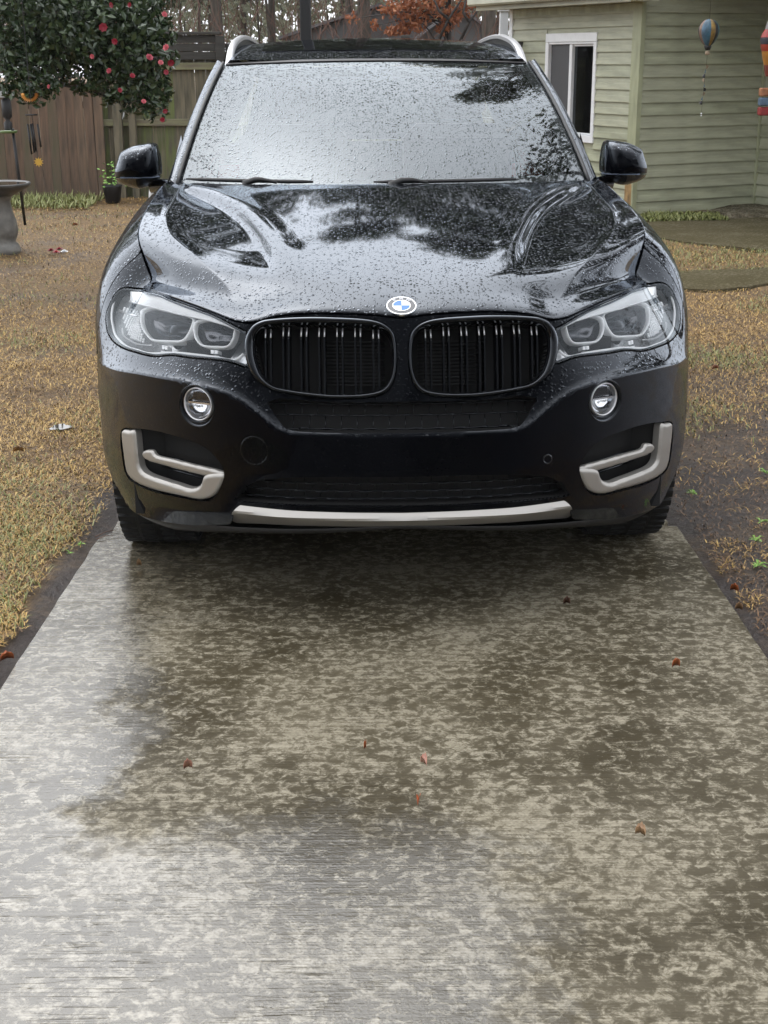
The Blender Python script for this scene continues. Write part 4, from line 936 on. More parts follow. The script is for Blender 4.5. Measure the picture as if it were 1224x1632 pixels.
slab('porch_floor', [(3.62, 15.70), (3.9, 15.45), (4.5, 15.1), (5.2, 14.7), (5.6, 14.3), (7, 14.3), (7, 17), (4.5, 16.9)], lambda x, y: -.245, .1, M_porch, jag=.02)
slab('stepping_slab', [(2.2, 10.5), (2.6, 10.42), (3.03, 10.74), (3.7, 10.9), (4.8, 11.1), (4.9, 11.9), (3.25, 11.56), (2.44, 11.38)], lambda x, y: -.268, .06, M_patio, jag=.08)

# ------------------------------------------------------------------ the green house
M_siding = pbr('sage_siding', (.37, .375, .27), .5, noise=.16, nscale=3.5, bump=.0006, bscale=120, nstretch=(1, 1, 5))
M_sid2 = pbr('sage_siding_stained', (.335, .345, .24), .5, noise=.28, nscale=2.2, bump=.0006, bscale=120, nstretch=(1, 1, 4))
M_corner = pbr('sage_corner_post', (.33, .345, .22), .5, noise=.2, nscale=4, nstretch=(3, 3, .6))
M_white = MATS['roundel_white']; M_wframe = pbr('white_vinyl', (.78, .79, .80), .4, noise=.05, nscale=8)
M_fascia = pbr('fascia_cream', (.42, .42, .33), .5, noise=.2, nscale=3)
M_rust = pbr('rust_stained_board', (.30, .19, .08), .6, noise=.45, nscale=6, nstretch=(3, 3, 1))
M_winglass = glassmat('house_glass', refl=.02, tint=(.25, .26, .27), drops=False)
M_screen = pbr('insect_screen', (.075, .075, .078), .7, noise=.15, nscale=200)
M_roomdark = pbr('dark_room', (.012, .012, .013), .8); M_curtain = pbr('curtain', (.05, .055, .06), .9, noise=.3, nscale=10, nstretch=(8, 8, .5))
M_shingle = pbr('shingle_roof', (.07, .068, .065), .8, noise=.3, nscale=12)
M_ceil = pbr('porch_ceiling', (.10, .10, .075), .7)
house = empty('house', (2.84, 15.8, -.29), label='sage green vinyl sided house with a white framed window behind the car', cat='house')
HW = Vector((2.84, 15.8, -.29)); EXPO = .135
dL = Vector((-.423, .906, 0)).normalized(); dR = Vector((.906, .423, 0)).normalized(); dT = Vector((.423, -.906, 0)).normalized()
BOARD = {}
def board_mesh(L, h, out, mat):
    key = (round(L, 3), round(h, 3), mat.name)
    if key not in BOARD:
        me = bpy.data.meshes.new('siding_board'); t = .024; b_ = .003
        v = [(0, t, 0), (L, t, 0), (L, t + .001, .004), (0, t + .001, .004), (0, b_, h), (L, b_, h), (0, 0, 0), (L, 0, 0), (L, 0, h), (0, 0, h), (0, t * .62, h * .5), (L, t * .62, h * .5), (0, t * .50, h * .53), (L, t * .50, h * .53)]
        me.from_pydata(v, [], [(0, 1, 2, 3), (3, 2, 11, 10), (10, 11, 13, 12), (12, 13, 5, 4), (6, 7, 1, 0), (1, 7, 8, 5, 13, 11, 2), (0, 3, 10, 12, 4, 9, 6)]); me.materials.append(mat); me.update(); BOARD[key] = me
    return BOARD[key]
def siding_wall(A, d, nrm, L, z1, openings=(), start=0.0, mat=M_siding):
    """A: foot of the wall, local x along d, local y outward"""
    rot = Matrix((d, nrm, Vector((0, 0, 1)))).transposed()
    w = empty('wall', A - HW, rot.to_euler(), parent=house)
    hand = rot.determinant()
    z = start; 
    while z < z1:
        h = min(EXPO, z1 - z); spans = [(0, L)]
        for (a, b, za, zb) in openings:
            if z + h > za + .002 and z < zb - .002:
                spans = [q for s0, s1 in spans for q in ((s0, min(s1, a)), (max(s0, b), s1)) if q[1] - q[0] > .02]
        for s0, s1 in spans:
            zz, hh = z, h
            o = bpy.data.objects.new('siding_board', board_mesh(s1 - s0, hh, 1, mat if random.random() > .3 else M_sid2)); COL.objects.link(o); o.parent = w
            o.location = (s0, random.uniform(0, .0015), zz)
        z += h
    mb = MB(); 
    spans = [(0, L)]
    if openings:
        a, b, za, zb = openings[0]
        mb.box((0, -.12, -.1), (a, -.001, z1)); mb.box((b, -.12, -.1), (L, -.001, z1)); mb.box((a, -.12, -.1), (b, -.001, za)); mb.box((a, -.12, zb), (b, -.001, z1))
    else: mb.box((0, -.12, -.1), (L, -.001, z1))
    mb.build('sheathing', mat, w); return w, rot
nL = Vector((-.906, -.423, 0)).normalized(); nR = Vector((.423, -.906, 0)).normalized(); nT = Vector((-.906, -.423, 0)).normalized()
WO = (.83, 1.94, .74, 1.97)
def wrot(d, n): return Matrix((d, n, Vector((0, 0, 1)))).transposed()
# with x along d and y outward the frame may be left-handed; build those with x reversed
A0 = HW.copy(); Lend = A0 + dL * 2.81
wl_, _ = siding_wall(Lend, -dL, nL, 2.81 - .13, 2.27, [(2.81 - WO[1], 2.81 - WO[0], WO[2], WO[3])], mat=M_siding) if wrot(-dL, nL).determinant() > 0 else siding_wall(A0 + dL * .13, dL, nL, 2.81 - .13, 2.27, [(WO[0] - .13, WO[1] - .13, WO[2], WO[3])])
flipL = wrot(-dL, nL).determinant() > 0
wr_, _ = siding_wall(A0 + dR * .03, dR, nR, 1.739 - .05, 2.62) if wrot(dR, nR).determinant() > 0 else siding_wall(A0 + dR * 1.72, -dR, nR, 1.739 - .05, 2.62)
Bc = A0 + dR * 1.739
wt_, _ = siding_wall(Bc + dT * .02, dT, nT, 3.2, 2.62) if wrot(dT, nT).determinant() > 0 else siding_wall(Bc + dT * 3.22, -dT, nT, 3.2, 2.62)
def hbox(name, A, d, n, lo, hi, mat, parent=house, bev=.004):
    M2 = wrot(d, n).to_4x4(); M2.translation = A - HW; b = MB(); b.box(lo, hi, M=M2, bev=bev); return fixn(b.build(name, mat, parent))
hbox('corner_post', A0, dL, nL, (-.002, .0, .34), (.135, .028, 2.30), M_corner)
hbox('corner_post', A0, dL, nL, (-.002, .0, -.05), (.135, .028, .338), M_rust, bev=.004)['label'] = 'rust stained foot of the corner post'
hbox('corner_post', A0, dR, nR, (-.027, -.02, -.05), (.035, .027, 2.62), M_corner)
hbox('inside_corner_post', Bc, dR, nR, (-.05, -.01, -.02), (.0, .035, 2.62), M_corner); 
hbox('end_trim', A0 + dL * 2.81, dL, nL, (-.06, 0, -.05), (.02, .03, 2.27), M_wframe)
# window: frame, mullion, panes
win = empty('window', parent=house)
a, b_, za, zb = WO
def wb(name, lo, hi, mat, bev=.004): return hbox(name, A0, dL, nL, lo, hi, mat, win, bev)
wb('frame_head', (a - .0, -.05, zb - .10), (b_ + .0, .030, zb), M_wframe); wb('frame_head', (a + .01, -.05, zb - .125), (b_ - .01, .018, zb - .102), M_wframe)
wb('sill', (a, -.05, za), (b_, .030, za + .085), M_wframe); wb('frame_jamb', (a, -.05, za + .087), (a + .06, .030, zb - .102), M_wframe); wb('frame_jamb', (b_ - .07, -.05, za + .087), (b_, .030, zb - .102), M_wframe)
mid = .5 * (a + b_) + .01
wb('mullion', (mid - .03, -.05, za + .087), (mid + .03, .012, zb - .127), M_wframe)
wb('sash', (a + .062, -.05, zb - .15), (mid - .032, -.012, zb - .128), M_wframe); wb('sash', (a + .062, -.05, za + .088), (mid - .032, -.012, za + .105), M_wframe)
wb('pane', (a + .062, -.034, za + .10), (mid - .032, -.028, zb - .13), M_winglass, 0); wb('pane', (mid + .032, -.040, za + .088), (b_ - .072, -.034, zb - .128), M_winglass, 0)
wb('insect_screen', (mid + .032, -.020, za + .088), (b_ - .072, -.017, zb - .128), M_screen, 0)
wb('room_back', (a, -.5, za), (b_, -.48, zb), M_roomdark, 0)
for k in range(7): wb('curtain', (a + .06 + .07 * k, -.20 - .03 * (k % 2), za), (a + .125 + .07 * k, -.18 - .03 * (k % 2), zb), M_curtain, .01)
# eaves of the left wing
hbox('soffit', A0, dL, nL, (-.30, .0, 2.27), (3.05, .36, 2.285), M_fascia, bev=0)
hbox('fascia', A0, dL, nL, (-.30, .362, 2.255), (3.05, .39, 2.40), M_fascia); hbox('gutter', A0, dL, nL, (-.32, .392, 2.31), (3.10, .50, 2.42), M_fascia, bev=.02)
hbox('frieze', A0, dL, nL, (.136, .0, 2.18), (2.78, .024, 2.268), M_corner)
M2 = wrot(dL, nL).to_4x4(); M2.translation = A0 - HW; rb = MB()
rb.add([M2 @ Vector(p) for p in ((-.35, .50, 2.42), (3.10, .50, 2.42), (3.10, -3.0, 3.7), (-.35, -3.0, 3.7), (-.35, .50, 2.40), (3.10, .50, 2.40), (3.10, -3.0, 3.6), (-.35, -3.0, 3.6))], [(0, 1, 2, 3), (4, 5, 6, 7), (0, 1, 5, 4), (1, 2, 6, 5), (0, 3, 7, 4)])
fixn(rb.build('roof', M_shingle, house))
# porch roof over the right hand recess
pr = MB(); M3 = wrot(dR, nR).to_4x4(); M3.translation = A0 - HW
pr.box((.22, -.15, 2.62), (5.2, 2.5, 2.74), M=M3); fixn(pr.build('porch_roof', M_ceil, house)); hbox('porch_fascia', A0, dR, nR, (.20, 2.502, 2.50), (5.2, 2.53, 2.78), M_fascia)
hbox('porch_post', A0, dR, nR, (4.9, 2.3, -.05), (5.02, 2.42, 2.62), M_wframe)
# back porch post beyond the left wing
pp = empty('porch_post', (1.62, 19.2, -.29), label='slim white porch post past the far end of the green house', cat='post')
b = MB(); b.box((-.055, -.055, 0), (.055, .055, 2.27), bev=.006); b.build('shaft', M_wframe, pp); b = MB(); b.box((-.08, -.08, 2.27), (.08, .08, 2.36), bev=.006); b.build('capital', M_wframe, pp)
# black post by the far side of the car
bp_ = empty('black_post', (-.47, 9.0, float(gz(0, 9.0)) - .02), label='black metal post rising out of frame behind the car roof', cat='post')
b = MB(); b.box((-.034, -.034, 0), (.034, .034, 2.5), bev=.005); b.build('shaft', M_trim, bp_); b = MB(); b.box((-.09, -.09, 0), (.09, .09, .04), bev=.008); b.build('base_plate', M_trim, bp_)
b = MB(); b.box((-.04, -.04, 2.502), (.04, .04, 2.53), bev=.005); b.build('cap', M_trim, bp_)
# ------------------------------------------------------------------ fences
def wood(name, c, c2, st=(6, 6, .7)): return pbr(name, c, .75, nscale=3.2, col2=c2, bump=.003, bscale=14, nstretch=st)
M_wood_brown = [wood('brown_picket_%s' % w, c, c2) for w, c, c2 in (('a', (.15, .092, .058), (.07, .048, .032)), ('b', (.165, .105, .066), (.085, .06, .04)), ('c', (.115, .078, .05), (.08, .07, .038)))]
M_wood_moss = [wood('mossy_picket_%s' % w, c, c2) for w, c, c2 in (('a', (.155, .135, .085), (.07, .085, .025)), ('b', (.17, .145, .095), (.06, .055, .035)), ('c', (.12, .15, .04), (.085, .075, .05)))]
M_wood_dark = wood('weathered_dark_board', (.045, .042, .036), (.028, .026, .022), (.7, 6, 6)); M_rail_moss = wood('mossy_rail', (.21, .21, .11), (.13, .11, .075), (.7, 6, 6))
GZ0 = -.30
def picket_meshes(w, h, t, dog=.0):
    b = MB(); v = [(-w / 2, 0, 0), (w / 2, 0, 0), (w / 2, 0, h - dog), (w / 2 - dog, 0, h), (-w / 2 + dog, 0, h), (-w / 2, 0, h - dog)]; n = len(v)
    b.add(v + [(x, y + t, z) for x, y, z in v], [tuple(range(n)), tuple(range(2 * n - 1, n - 1, -1))] + [(i, n + i, n + (i + 1) % n, (i + 1) % n) for i in range(n)]); return b
def run_pickets(parent, x0, x1, w, h, mats, gap=.004, y=0, jit=.012):
    x = x0; base = {}
    while x < x1:
        mt = random.choice(mats); k = (mt.name, random.randint(0, 1))
        if k not in base:
            o = picket_meshes(w, h + k[1] * .012, .018, .0).build('picket', mt, parent); base[k] = o; fixn(o)
        else: o = bpy.data.objects.new('picket', base[k].data); COL.objects.link(o); o.parent = parent
        o.location = (x + w / 2, y + random.uniform(-.004, .004), random.uniform(-jit, jit)); o.rotation_euler = (0, random.gauss(0, .006), 0); x += w + gap
fb = empty('picket_fence', (0, 18.05, GZ0), label='low reddish brown picket fence behind the bird bath at the left', cat='fence')
run_pickets(fb, -9.0, -3.66, .112, 1.42, M_wood_brown)
for z in (.28, 1.12):
    b = MB(); b.box((-9, .02, z), (-3.66, .055, z + .085)); b.build('rail', M_wood_brown[0], fb)
for x in (-8.6, -6.2, -3.72):
    b = MB(); b.box((x - .045, .056, 0), (x + .045, .145, 1.42)); b.build('post', M_wood_brown[2], fb)
ft = empty('board_fence', (0, 18.1, GZ0), label='tall mossy board fence with dark weathered top boards, left of the car', cat='fence')
run_pickets(ft, -3.64, 3.4, .138, 1.78, M_wood_moss, y=.06, jit=.02)
for z in (.90, 1.58):
    b = MB(); b.box((-3.64, .0, z), (3.4, .04, z + .085), bev=.004); b.build('rail', M_rail_moss, ft)
for x in (-3.36, -2.02, .3, 2.6):
    b = MB(); b.box((x - .055, -.09, -.02), (x + .055, -.002, 1.74 if x < -3 else 1.98), bev=.006); b.build('post', M_wood_moss[1] if x < -3 else M_wood_dark, ft)
b = MB(); b.box((-3.22, -.088, -.02), (-3.13, -.004, 1.60), bev=.006); b.build('post', M_wood_moss[1], ft)
for i, z in enumerate((1.70, 1.80, 1.90)):
    b = MB(); b.box((-3.66, -.03 - .004 * i, z), (-2.08, -.002, z + .094), bev=.004); b.build('top_board', M_wood_dark, ft)
for i, z in enumerate((1.70, 1.80)):
    b = MB(); b.box((-1.96, -.03, z), (3.4, -.002, z + .094), bev=.004); b.build('top_board', M_wood_dark, ft)
b = MB(); b.box((-3.7, -.10, 1.998), (-2.0, .05, 2.03), bev=.004); b.build('cap_board', M_wood_dark, ft)
# sheds beyond the fence
def shed(x, y, w, d, eave, ridge, label, tone):
    s = empty('shed', (x, y, GZ0), label=label, cat='shed', group=None)
    wm = pbr('shed_wall_%d' % int(tone * 100), (.13 * tone, .13 * tone, .13 * tone), .7); b = MB(); b.box((-w / 2, -d / 2, 0), (w / 2, d / 2, eave)); b.add([(-w / 2, -d / 2 + .002, eave), (w / 2, -d / 2 + .002, eave), (0, -d / 2 + .002, ridge)], [(0, 1, 2)]); b.build('wall', wm, s)
    b = MB(); o_ = .25
    for sg_ in (-1, 1):
        e = Vector((sg_ * (w / 2 + o_), 0, eave - o_ * (ridge - eave) / (w / 2))); r = Vector((0, 0, ridge + .03))
        b.add([(e.x, -d / 2 - o_, e.z), (r.x, -d / 2 - o_, r.z), (r.x, d / 2 + o_, r.z), (e.x, d / 2 + o_, e.z), (e.x, -d / 2 - o_, e.z + .06), (r.x, -d / 2 - o_, r.z + .06), (r.x, d / 2 + o_, r.z + .06), (e.x, d / 2 + o_, e.z + .06)], [(0, 1, 2, 3), (4, 5, 6, 7), (0, 1, 5, 4), (1, 2, 6, 5), (2, 3, 7, 6), (3, 0, 4, 7)])
    fixn(b.build('roof', M_shingle2, s)); b = MB(); b.box((-.4, -d / 2 - .03, 0), (.4, -d / 2 - .002, 1.6)); b.build('door', wm, s); return s
M_shingle2 = pbr('grey_shingles', (.17, .165, .17), .8, noise=.25, nscale=9)
shed(-.05, 34, 3.9, 4.6, 2.15, 2.72, 'far grey shed with a broad low roof, left of the rusty leaves', 1.0)
shed(1.55, 31, 1.9, 3.2, 1.95, 2.62, 'small grey gabled shed just right of the rusty leaved tree', .8)
# ------------------------------------------------------------------ grass
def blades(name, n, region, mat, h0, h1, w, lay, kindlabel=None, seed=0):
    rng = np.random.default_rng(seed); P = region(rng, n); n = len(P)
    sc = 1 + P[:, 1] * .07; h = rng.uniform(h0, h1, n) * sc; wd = w * sc * rng.uniform(.7, 1.3, n); az = rng.uniform(0, 2 * pi, n); tilt = np.abs(rng.normal(lay, .25, n))
    dirv = np.stack([np.cos(az), np.sin(az)], 1); side = np.stack([-np.sin(az), np.cos(az)], 1)
    base = np.stack([P[:, 0], P[:, 1], gz(P[:, 0], P[:, 1]) + .002 + rng.uniform(0, .012, n)], 1)
    s3 = np.concatenate([side, np.zeros((n, 1))], 1) * wd[:, None] / 2
    m_ = base + np.concatenate([dirv * (np.sin(tilt * .7) * h * .55)[:, None], (np.cos(tilt * .7) * h * .55)[:, None]], 1)
    t_ = m_ + np.concatenate([dirv * (np.sin(np.minimum(tilt * 1.3, 1.7)) * h * .5)[:, None], (np.cos(np.minimum(tilt * 1.3, 1.7)) * h * .5)[:, None]], 1)
    V = np.stack([base - s3, base + s3, m_ + s3 * .8, m_ - s3 * .8, t_], 1).reshape(-1, 3); i = np.arange(n) * 5
    me = bpy.data.meshes.new(name); me.vertices.add(len(V)); me.vertices.foreach_set('co', V.ravel())
    loops = np.stack([i, i + 1, i + 2, i + 3, i + 3, i + 2, i + 4], 1).ravel(); me.loops.add(len(loops)); me.loops.foreach_set('vertex_index', loops.astype(np.int32))
    st = np.stack([np.arange(n) * 7, np.arange(n) * 7 + 4], 1).ravel(); me.polygons.add(2 * n); me.polygons.foreach_set('loop_start', st.astype(np.int32)); me.update(calc_edges=True); me.validate()
    me.materials.append(mat); o = bpy.data.objects.new(name, me); COL.objects.link(o); return tag(o, kind='stuff', label=kindlabel, cat='grass')
def grassmat(name, c, c2):
    m, N, L = nt(name); o = N.new('ShaderNodeOutputMaterial'); b = N.new('ShaderNodeBsdfPrincipled'); L.new(b.outputs[0], o.inputs[0]); g_ = N.new('ShaderNodeNewGeometry'); r = N.new('ShaderNodeValToRGB'); L.new(g_.outputs['Random Per Island'], r.inputs[0])
    r.color_ramp.elements[0].color = (*c, 1); r.color_ramp.elements[1].color = (*c2, 1); L.new(r.outputs[0], b.inputs['Base Color']); b.inputs['Roughness'].default_value = .55; return m
M_straw = grassmat('straw_blades', (.56, .37, .11), (.29, .175, .055)); M_brown = grassmat('dead_blades', (.19, .10, .04), (.075, .045, .02)); M_green = grassmat('green_blades', (.13, .16, .035), (.24, .24, .09))
_NG = {}
def nz(x, y, f, z=0):
    if z not in _NG: _NG[z] = np.array([[MN.noise(Vector((i * .25, j * .25, z))) for i in range(256)] for j in range(256)])
    G = _NG[z]; u, v = (x * f * 4) % 255, (y * f * 4) % 255; i, j = u.astype(int), v.astype(int); a_, b_ = u - i, v - j
    return (G[j, i] * (1 - a_) + G[j, i + 1] * a_) * (1 - b_) + (G[j + 1, i] * (1 - a_) + G[j + 1, i + 1] * a_) * b_
def sampler(xa, xb, ya, yb, dens):
    def f(rng, n):
        # more blades near the camera: y drawn with density falling with distance
        u = rng.uniform(0, 1, n); p = -1.0; y = (ya ** p + u * (yb ** p - ya ** p)) ** (1 / p); lo, hi = xa(y), xb(y); x = lo + rng.uniform(0, 1, n) * (hi - lo)
        k = rng.uniform(0, 1, n) < dens(x, y); return np.stack([x[k], y[k]], 1)
    return f
Lx = lambda y: -.46 * y - .9
def left_hi(y): return np.where(y < 10.3, -1.02, 0.0)
def dens_left(x, y):
    e = smooth(-x, 1.02 + .03 * np.sin(y * 5) + .03 * np.sin(y * 2.3) + .02 * np.sin(y * 17), 1.12) * (y < 5.3) + (y >= 5.3); n_ = nz(x, y, 1.6); return np.clip(e * (.85 + n_ * .8), 0, 1)
blades('dry_grass', 400000, sampler(Lx, left_hi, 1.8, 18, lambda x, y: np.clip(dens_left(x, y) * (.75 + nz(x, y, 2.3, 21) * 1.2), 0, 1)), M_straw, .009, .027, .0024, 1.35, 'dry straw coloured lawn left of the driveway', 1)
blades('dead_grass', 250000, sampler(Lx, left_hi, 1.8, 18, lambda x, y: np.clip(dens_left(x, y) * (.6 + nz(x, y, 3.1, 7)), 0, 1)), M_brown, .009, .027, .0026, 1.35, 'brown dead grass matted in the left lawn', 2)
blades('green_grass', 130000, sampler(Lx, left_hi, 1.8, 18, lambda x, y: np.clip(dens_left(x, y) * (nz(x, y, .9, 3) * 1.8 + .10 + .35 * smooth(y, 8, 16)), 0, 1)), M_green, .014, .034, .003, 1.1, 'greener grass in patches of the left lawn', 3)
Rlo = lambda y: np.where(y < 10.3, 1.06, 0.2); Rhi = lambda y: .44 * y + .8
def offslab(x, y):
    k = np.ones(len(x)); k[(y > 12.5) & (x > 2.6) & (y > 12.64 - (x - 3.54) * .9)] = 0; k[(y > 10.45) & (y < 11.7) & (x > 2.25) & (y > 10.35 + (x - 2.2) * .25) & (y < 11.25 + (x - 2.4) * .25)] = 0; return k
def dens_r(x, y): return np.clip((.02 + 1.0 * smooth(y, 4.8, 9.0) + nz(x, y, 6.5, 9) * .35 + nz(x, y, 2.2, 9) * .35) * offslab(x, y), 0, 1)
blades('sparse_dry_grass', 210000, sampler(Rlo, Rhi, 2.4, 16, dens_r), M_straw, .009, .027, .0025, 1.4, 'sparse dry grass over mud right of the driveway', 4)
blades('sparse_dead_grass', 160000, sampler(Rlo, Rhi, 2.4, 16, lambda x, y: np.clip(dens_r(x, y) + .22 * offslab(x, y), 0, 1)), M_brown, .008, .026, .0026, 1.45, 'dead brown clippings on the mud at the right', 5)
blades('right_green_grass', 100000, sampler(Rlo, Rhi, 5.5, 16, lambda x, y: np.clip(dens_r(x, y) * (.15 + nz(x, y, 1.1, 4) * 1.5 + .6 * smooth(y, 10, 13)), 0, 1)), M_green, .014, .034, .003, 1.0, 'low green grass in front of the patio', 6)
blades('fence_foot_grass', 2600, sampler(lambda y: -5.2 + 0 * y, lambda y: -3.55 + 0 * y, 16.7, 17.9, lambda x, y: .9 + 0 * x), M_green, .02, .07, .006, .9, 'longer green grass at the foot of the brown fence', 7)
blades('patio_weeds', 2500, sampler(lambda y: 2.75 + (y - 15) * .3, lambda y: 3.75 + 0 * y, 15.0, 15.7, lambda x, y: .9 + 0 * x), M_green, .015, .04, .008, .9, 'weeds growing between the patio and the green wall', 8)
# ------------------------------------------------------------------ weeds, fallen leaves, puddles
def px_ground(x, y, lift=0.0):
    d = _f + (x - 612) / 2176 * _R - (y - 816) / 2176 * _U; t = 1.443 / -(d[2] + TS * d[1]); p = np.array(CAM_LOC) + t * d
    if p[1] > 10.5: t = (-.292 - 1.443) / d[2]; p = np.array(CAM_LOC) + t * d
    p[2] += lift; return Vector(p)
M_weed = grassmat('weed_leaves', (.10, .26, .03), (.22, .36, .07))
def weed(pos, r, label):
    b = MB(); k = random.randint(9, 14)
    for i in range(k):
        a = random.uniform(0, 2 * pi); l = r * random.uniform(.5, 1); w = l * .28; up = random.uniform(.1, .5) * l; c, s_ = cos(a), sin(a)
        b.add([(0, 0, 0), (c * l * .5 - s_ * w / 2, s_ * l * .5 + c * w / 2, up), (c * l, s_ * l, up * .6), (c * l * .5 + s_ * w / 2, s_ * l * .5 - c * w / 2, up), (c * l * .5, s_ * l * .5, up * .8)], [(0, 3, 4), (0, 4, 1), (1, 4, 2), (4, 3, 2)])
    b.build('weed', M_weed, loc=pos, label=label, cat='weed', group='weeds in the mud')
for (x, y), r, lb in zip([(1213, 832), (1205, 862), (1208, 902), (1105, 787), (1222, 755), (128, 868), (112, 882)], [.045, .035, .04, .035, .045, .022, .02], ['bright green weed in the mud, topmost of the three at the right edge', 'middle one of three green weeds in the mud at the right edge', 'lowest green weed in the mud near the right edge', 'small green weed beside the right front tyre', 'green weed farther up the right edge above the other weeds', 'tiny green weed by the left driveway corner', 'second tiny weed just below the one at the left driveway corner']):
    weed(px_ground(x, y, .0), r, lb)
def leafmat(n_, c): return pbr(n_, c, .4, noise=.3, nscale=60)
M_leafs = [leafmat('orange_leaf', (.42, .12, .04)), leafmat('tan_leaf', (.36, .22, .12)), leafmat('pink_leaf', (.45, .22, .16)), leafmat('dark_leaf', (.12, .06, .04))]
def fallen(pos, L_, rot, mat, label):
    V = []; F = []; n = 6
    for i in range(n + 1):
        t = i / n; w = L_ * .26 * sin(pi * min(1, t * .92 + .06)) ** .8; z = .006 + .012 * sin(pi * t) + .004 * (i % 2)
        V += [(L_ * (t - .5), -w, z + .010), (L_ * (t - .5), 0, z * .4), (L_ * (t - .5), w, z + .006)]
    for i in range(n):
        for q in (0, 1): F.append((i * 3 + q, i * 3 + q + 1, (i + 1) * 3 + q + 1, (i + 1) * 3 + q))
    mesh_obj('fallen_leaf', V, F, mat, loc=pos, rot=(0, 0, rot), label=label, cat='leaf', group='leaves fallen on the driveway and lawn')
for (x, y), L_, rot, mi, lb in [((675, 1222), .030, 2.2, 2, 'curled pale pink leaf near the middle of the driveway'), ((667, 1285), .026, 1.4, 0, 'red orange leaf just below the curled pink one on the driveway'), ((1077, 1066), .03, .2, 0, 'orange leaf near the right edge of the driveway'), ((300, 1229), .028, .3, 2, 'pinkish leaf on the left half of the driveway'), ((582, 1198), .012, .9, 0, 'tiny orange leaf fragment left of the driveway centre'), ((903, 966), .03, .1, 3, 'dark red leaf in front of the right front tyre'), ((1020, 1335), .03, 2.6, 1, 'tan leaf on the lower right of the driveway'), ((1170, 945), .035, -.5, 0, 'orange brown leaf on the mud right of the driveway edge'), ((1177, 975), .03, -.2, 1, 'tan leaf on the mud below the orange brown one'), ((120, 360), .07, .2, 0, 'orange leaf on the lawn before the brown fence'), ((195, 385), .07, .3, 1, 'tan leaf on the lawn behind the left mirror'), ((30, 722), .06, .2, 1, 'tan leaf on the dry lawn at far left'), ((12, 1055), .05, .5, 0, 'orange leaf by the left driveway edge'), ((1085, 570), .05, .4, 0, 'orange leaf on the grass beside the right headlight'), ((1140, 590), .05, .1, 2, 'pinkish leaf on the grass right of the car'), ((222, 905), .02, .1, 1, 'pale leaf fragment in front of the left front tyre')]:
    fallen(px_ground(x, y, .003), L_ * .72, rot, M_leafs[mi], lb)
# petals on the ground below the camellia
M_water = pbr('standing_water', (.05, .045, .035), .03, ior=1.6)
def puddle(x, y, rx, ry, lb):
    c = px_ground(x, y, .014); n = 30; V = [(c.x + rx * cos(t) * (1 + .25 * sin(3 * t + x)), c.y + ry * sin(t) * (1 + .2 * sin(5 * t)), c.z) for t in np.linspace(0, 2 * pi, n, endpoint=False)]
    mesh_obj('puddle', V, [tuple(range(n))], M_water, smooth=False, kind='structure', label=lb)
puddle(96, 685, .045, .05, 'small puddle in the left lawn')
# twigs at the slab corner
M_twig = pbr('twig', (.12, .06, .04), .6)
for i, (xa, ya, xb, yb) in enumerate([(152, 858, 186, 848), (154, 862, 182, 857)]):
    a = px_ground(xa, ya, .006); c = px_ground(xb, yb, .008); b = MB(); b.tube([a, (a + c) / 2 + Vector((0, .01, .003)), c], [.0018, .0014, .0007], 5)
    b.build('twig', M_twig, smooth=True, label='thin brown twig on the slab corner by the left front tyre' if i == 0 else 'second thinner twig just below the one by the left front tyre', cat='twig', group='twigs on the slab corner')

# ------------------------------------------------------------------ bird bath, feeder, chime, spinners
M_stone = pbr('cast_stone', (.17, .165, .15), .6, noise=.35, nscale=9, bump=.004, bscale=40); M_stone2 = pbr('cast_stone_dark', (.055, .055, .052), .45, noise=.3, nscale=12)
bb = empty('bird_bath', (-3.55, 12.86, -.30), label='grey cast stone bird bath on a curved pedestal at the left edge', cat='bird bath')
b = MB(); b.lathe([(.0001, .0), (.17, 0), (.175, .05), (.155, .09), (.13, .11), (.15, .16), (.165, .22), (.155, .30), (.125, .40), (.115, .48), (.13, .52), (.15, .535)], 28); b.build('pedestal', M_stone, bb, smooth=True)
b = MB(); b.lathe([(.10, .53), (.16, .54), (.24, .58), (.30, .615), (.315, .64), (.305, .65), (.28, .645), (.22, .62), (.0001, .605)], 36); b.build('bowl', M_stone2, bb, smooth=True)
b = MB(); b.lathe([(.295, .642), (.0001, .643)], 36); b.build('water', M_water, bb)
def wpt3(x, y, D):
    d = _f + (x - 612) / 2176 * _R - (y - 816) / 2176 * _U; return Vector(np.array(CAM_LOC) + D / d[1] * d)
M_iron = pbr('black_iron', (.008, .008, .009), .5); M_fgreen = pbr('feeder_green', (.09, .14, .04), .5)
pb, pt = wpt3(40, 358, 15.1), wpt3(20, 205, 14.9)
fd = empty('bird_feeder', (pb.x, pb.y, -.30), label='bird feeder with a green tray on a leaning black pole at the left', cat='bird feeder')
O3 = Vector((pb.x, pb.y, -.30)); b = MB(); b.tube([pb - O3, pt - O3], .016, 8); b.build('pole', M_iron, fd, smooth=True)
c = wpt3(14, 212, 14.9) - O3; b = MB(); b.lathe([(.0001, 0), (.085, 0), (.09, .025), (.08, .025), (.0001, .01)], 20, M=Matrix.Translation(c)); b.build('tray', M_fgreen, fd, smooth=True)
b = MB(); b.lathe([(.04, .03), (.045, .10), (.02, .13), (.05, .17), (.05, .33), (.02, .36)], 16, M=Matrix.Translation(c)); b.build('seed_tube', M_iron, fd, smooth=True)
b = MB(); b.lathe([(.10, .36), (.085, .40), (.03, .44), (.0001, .45)], 20, M=Matrix.Translation(c)); b.build('feeder_roof', M_stone, fd, smooth=True)
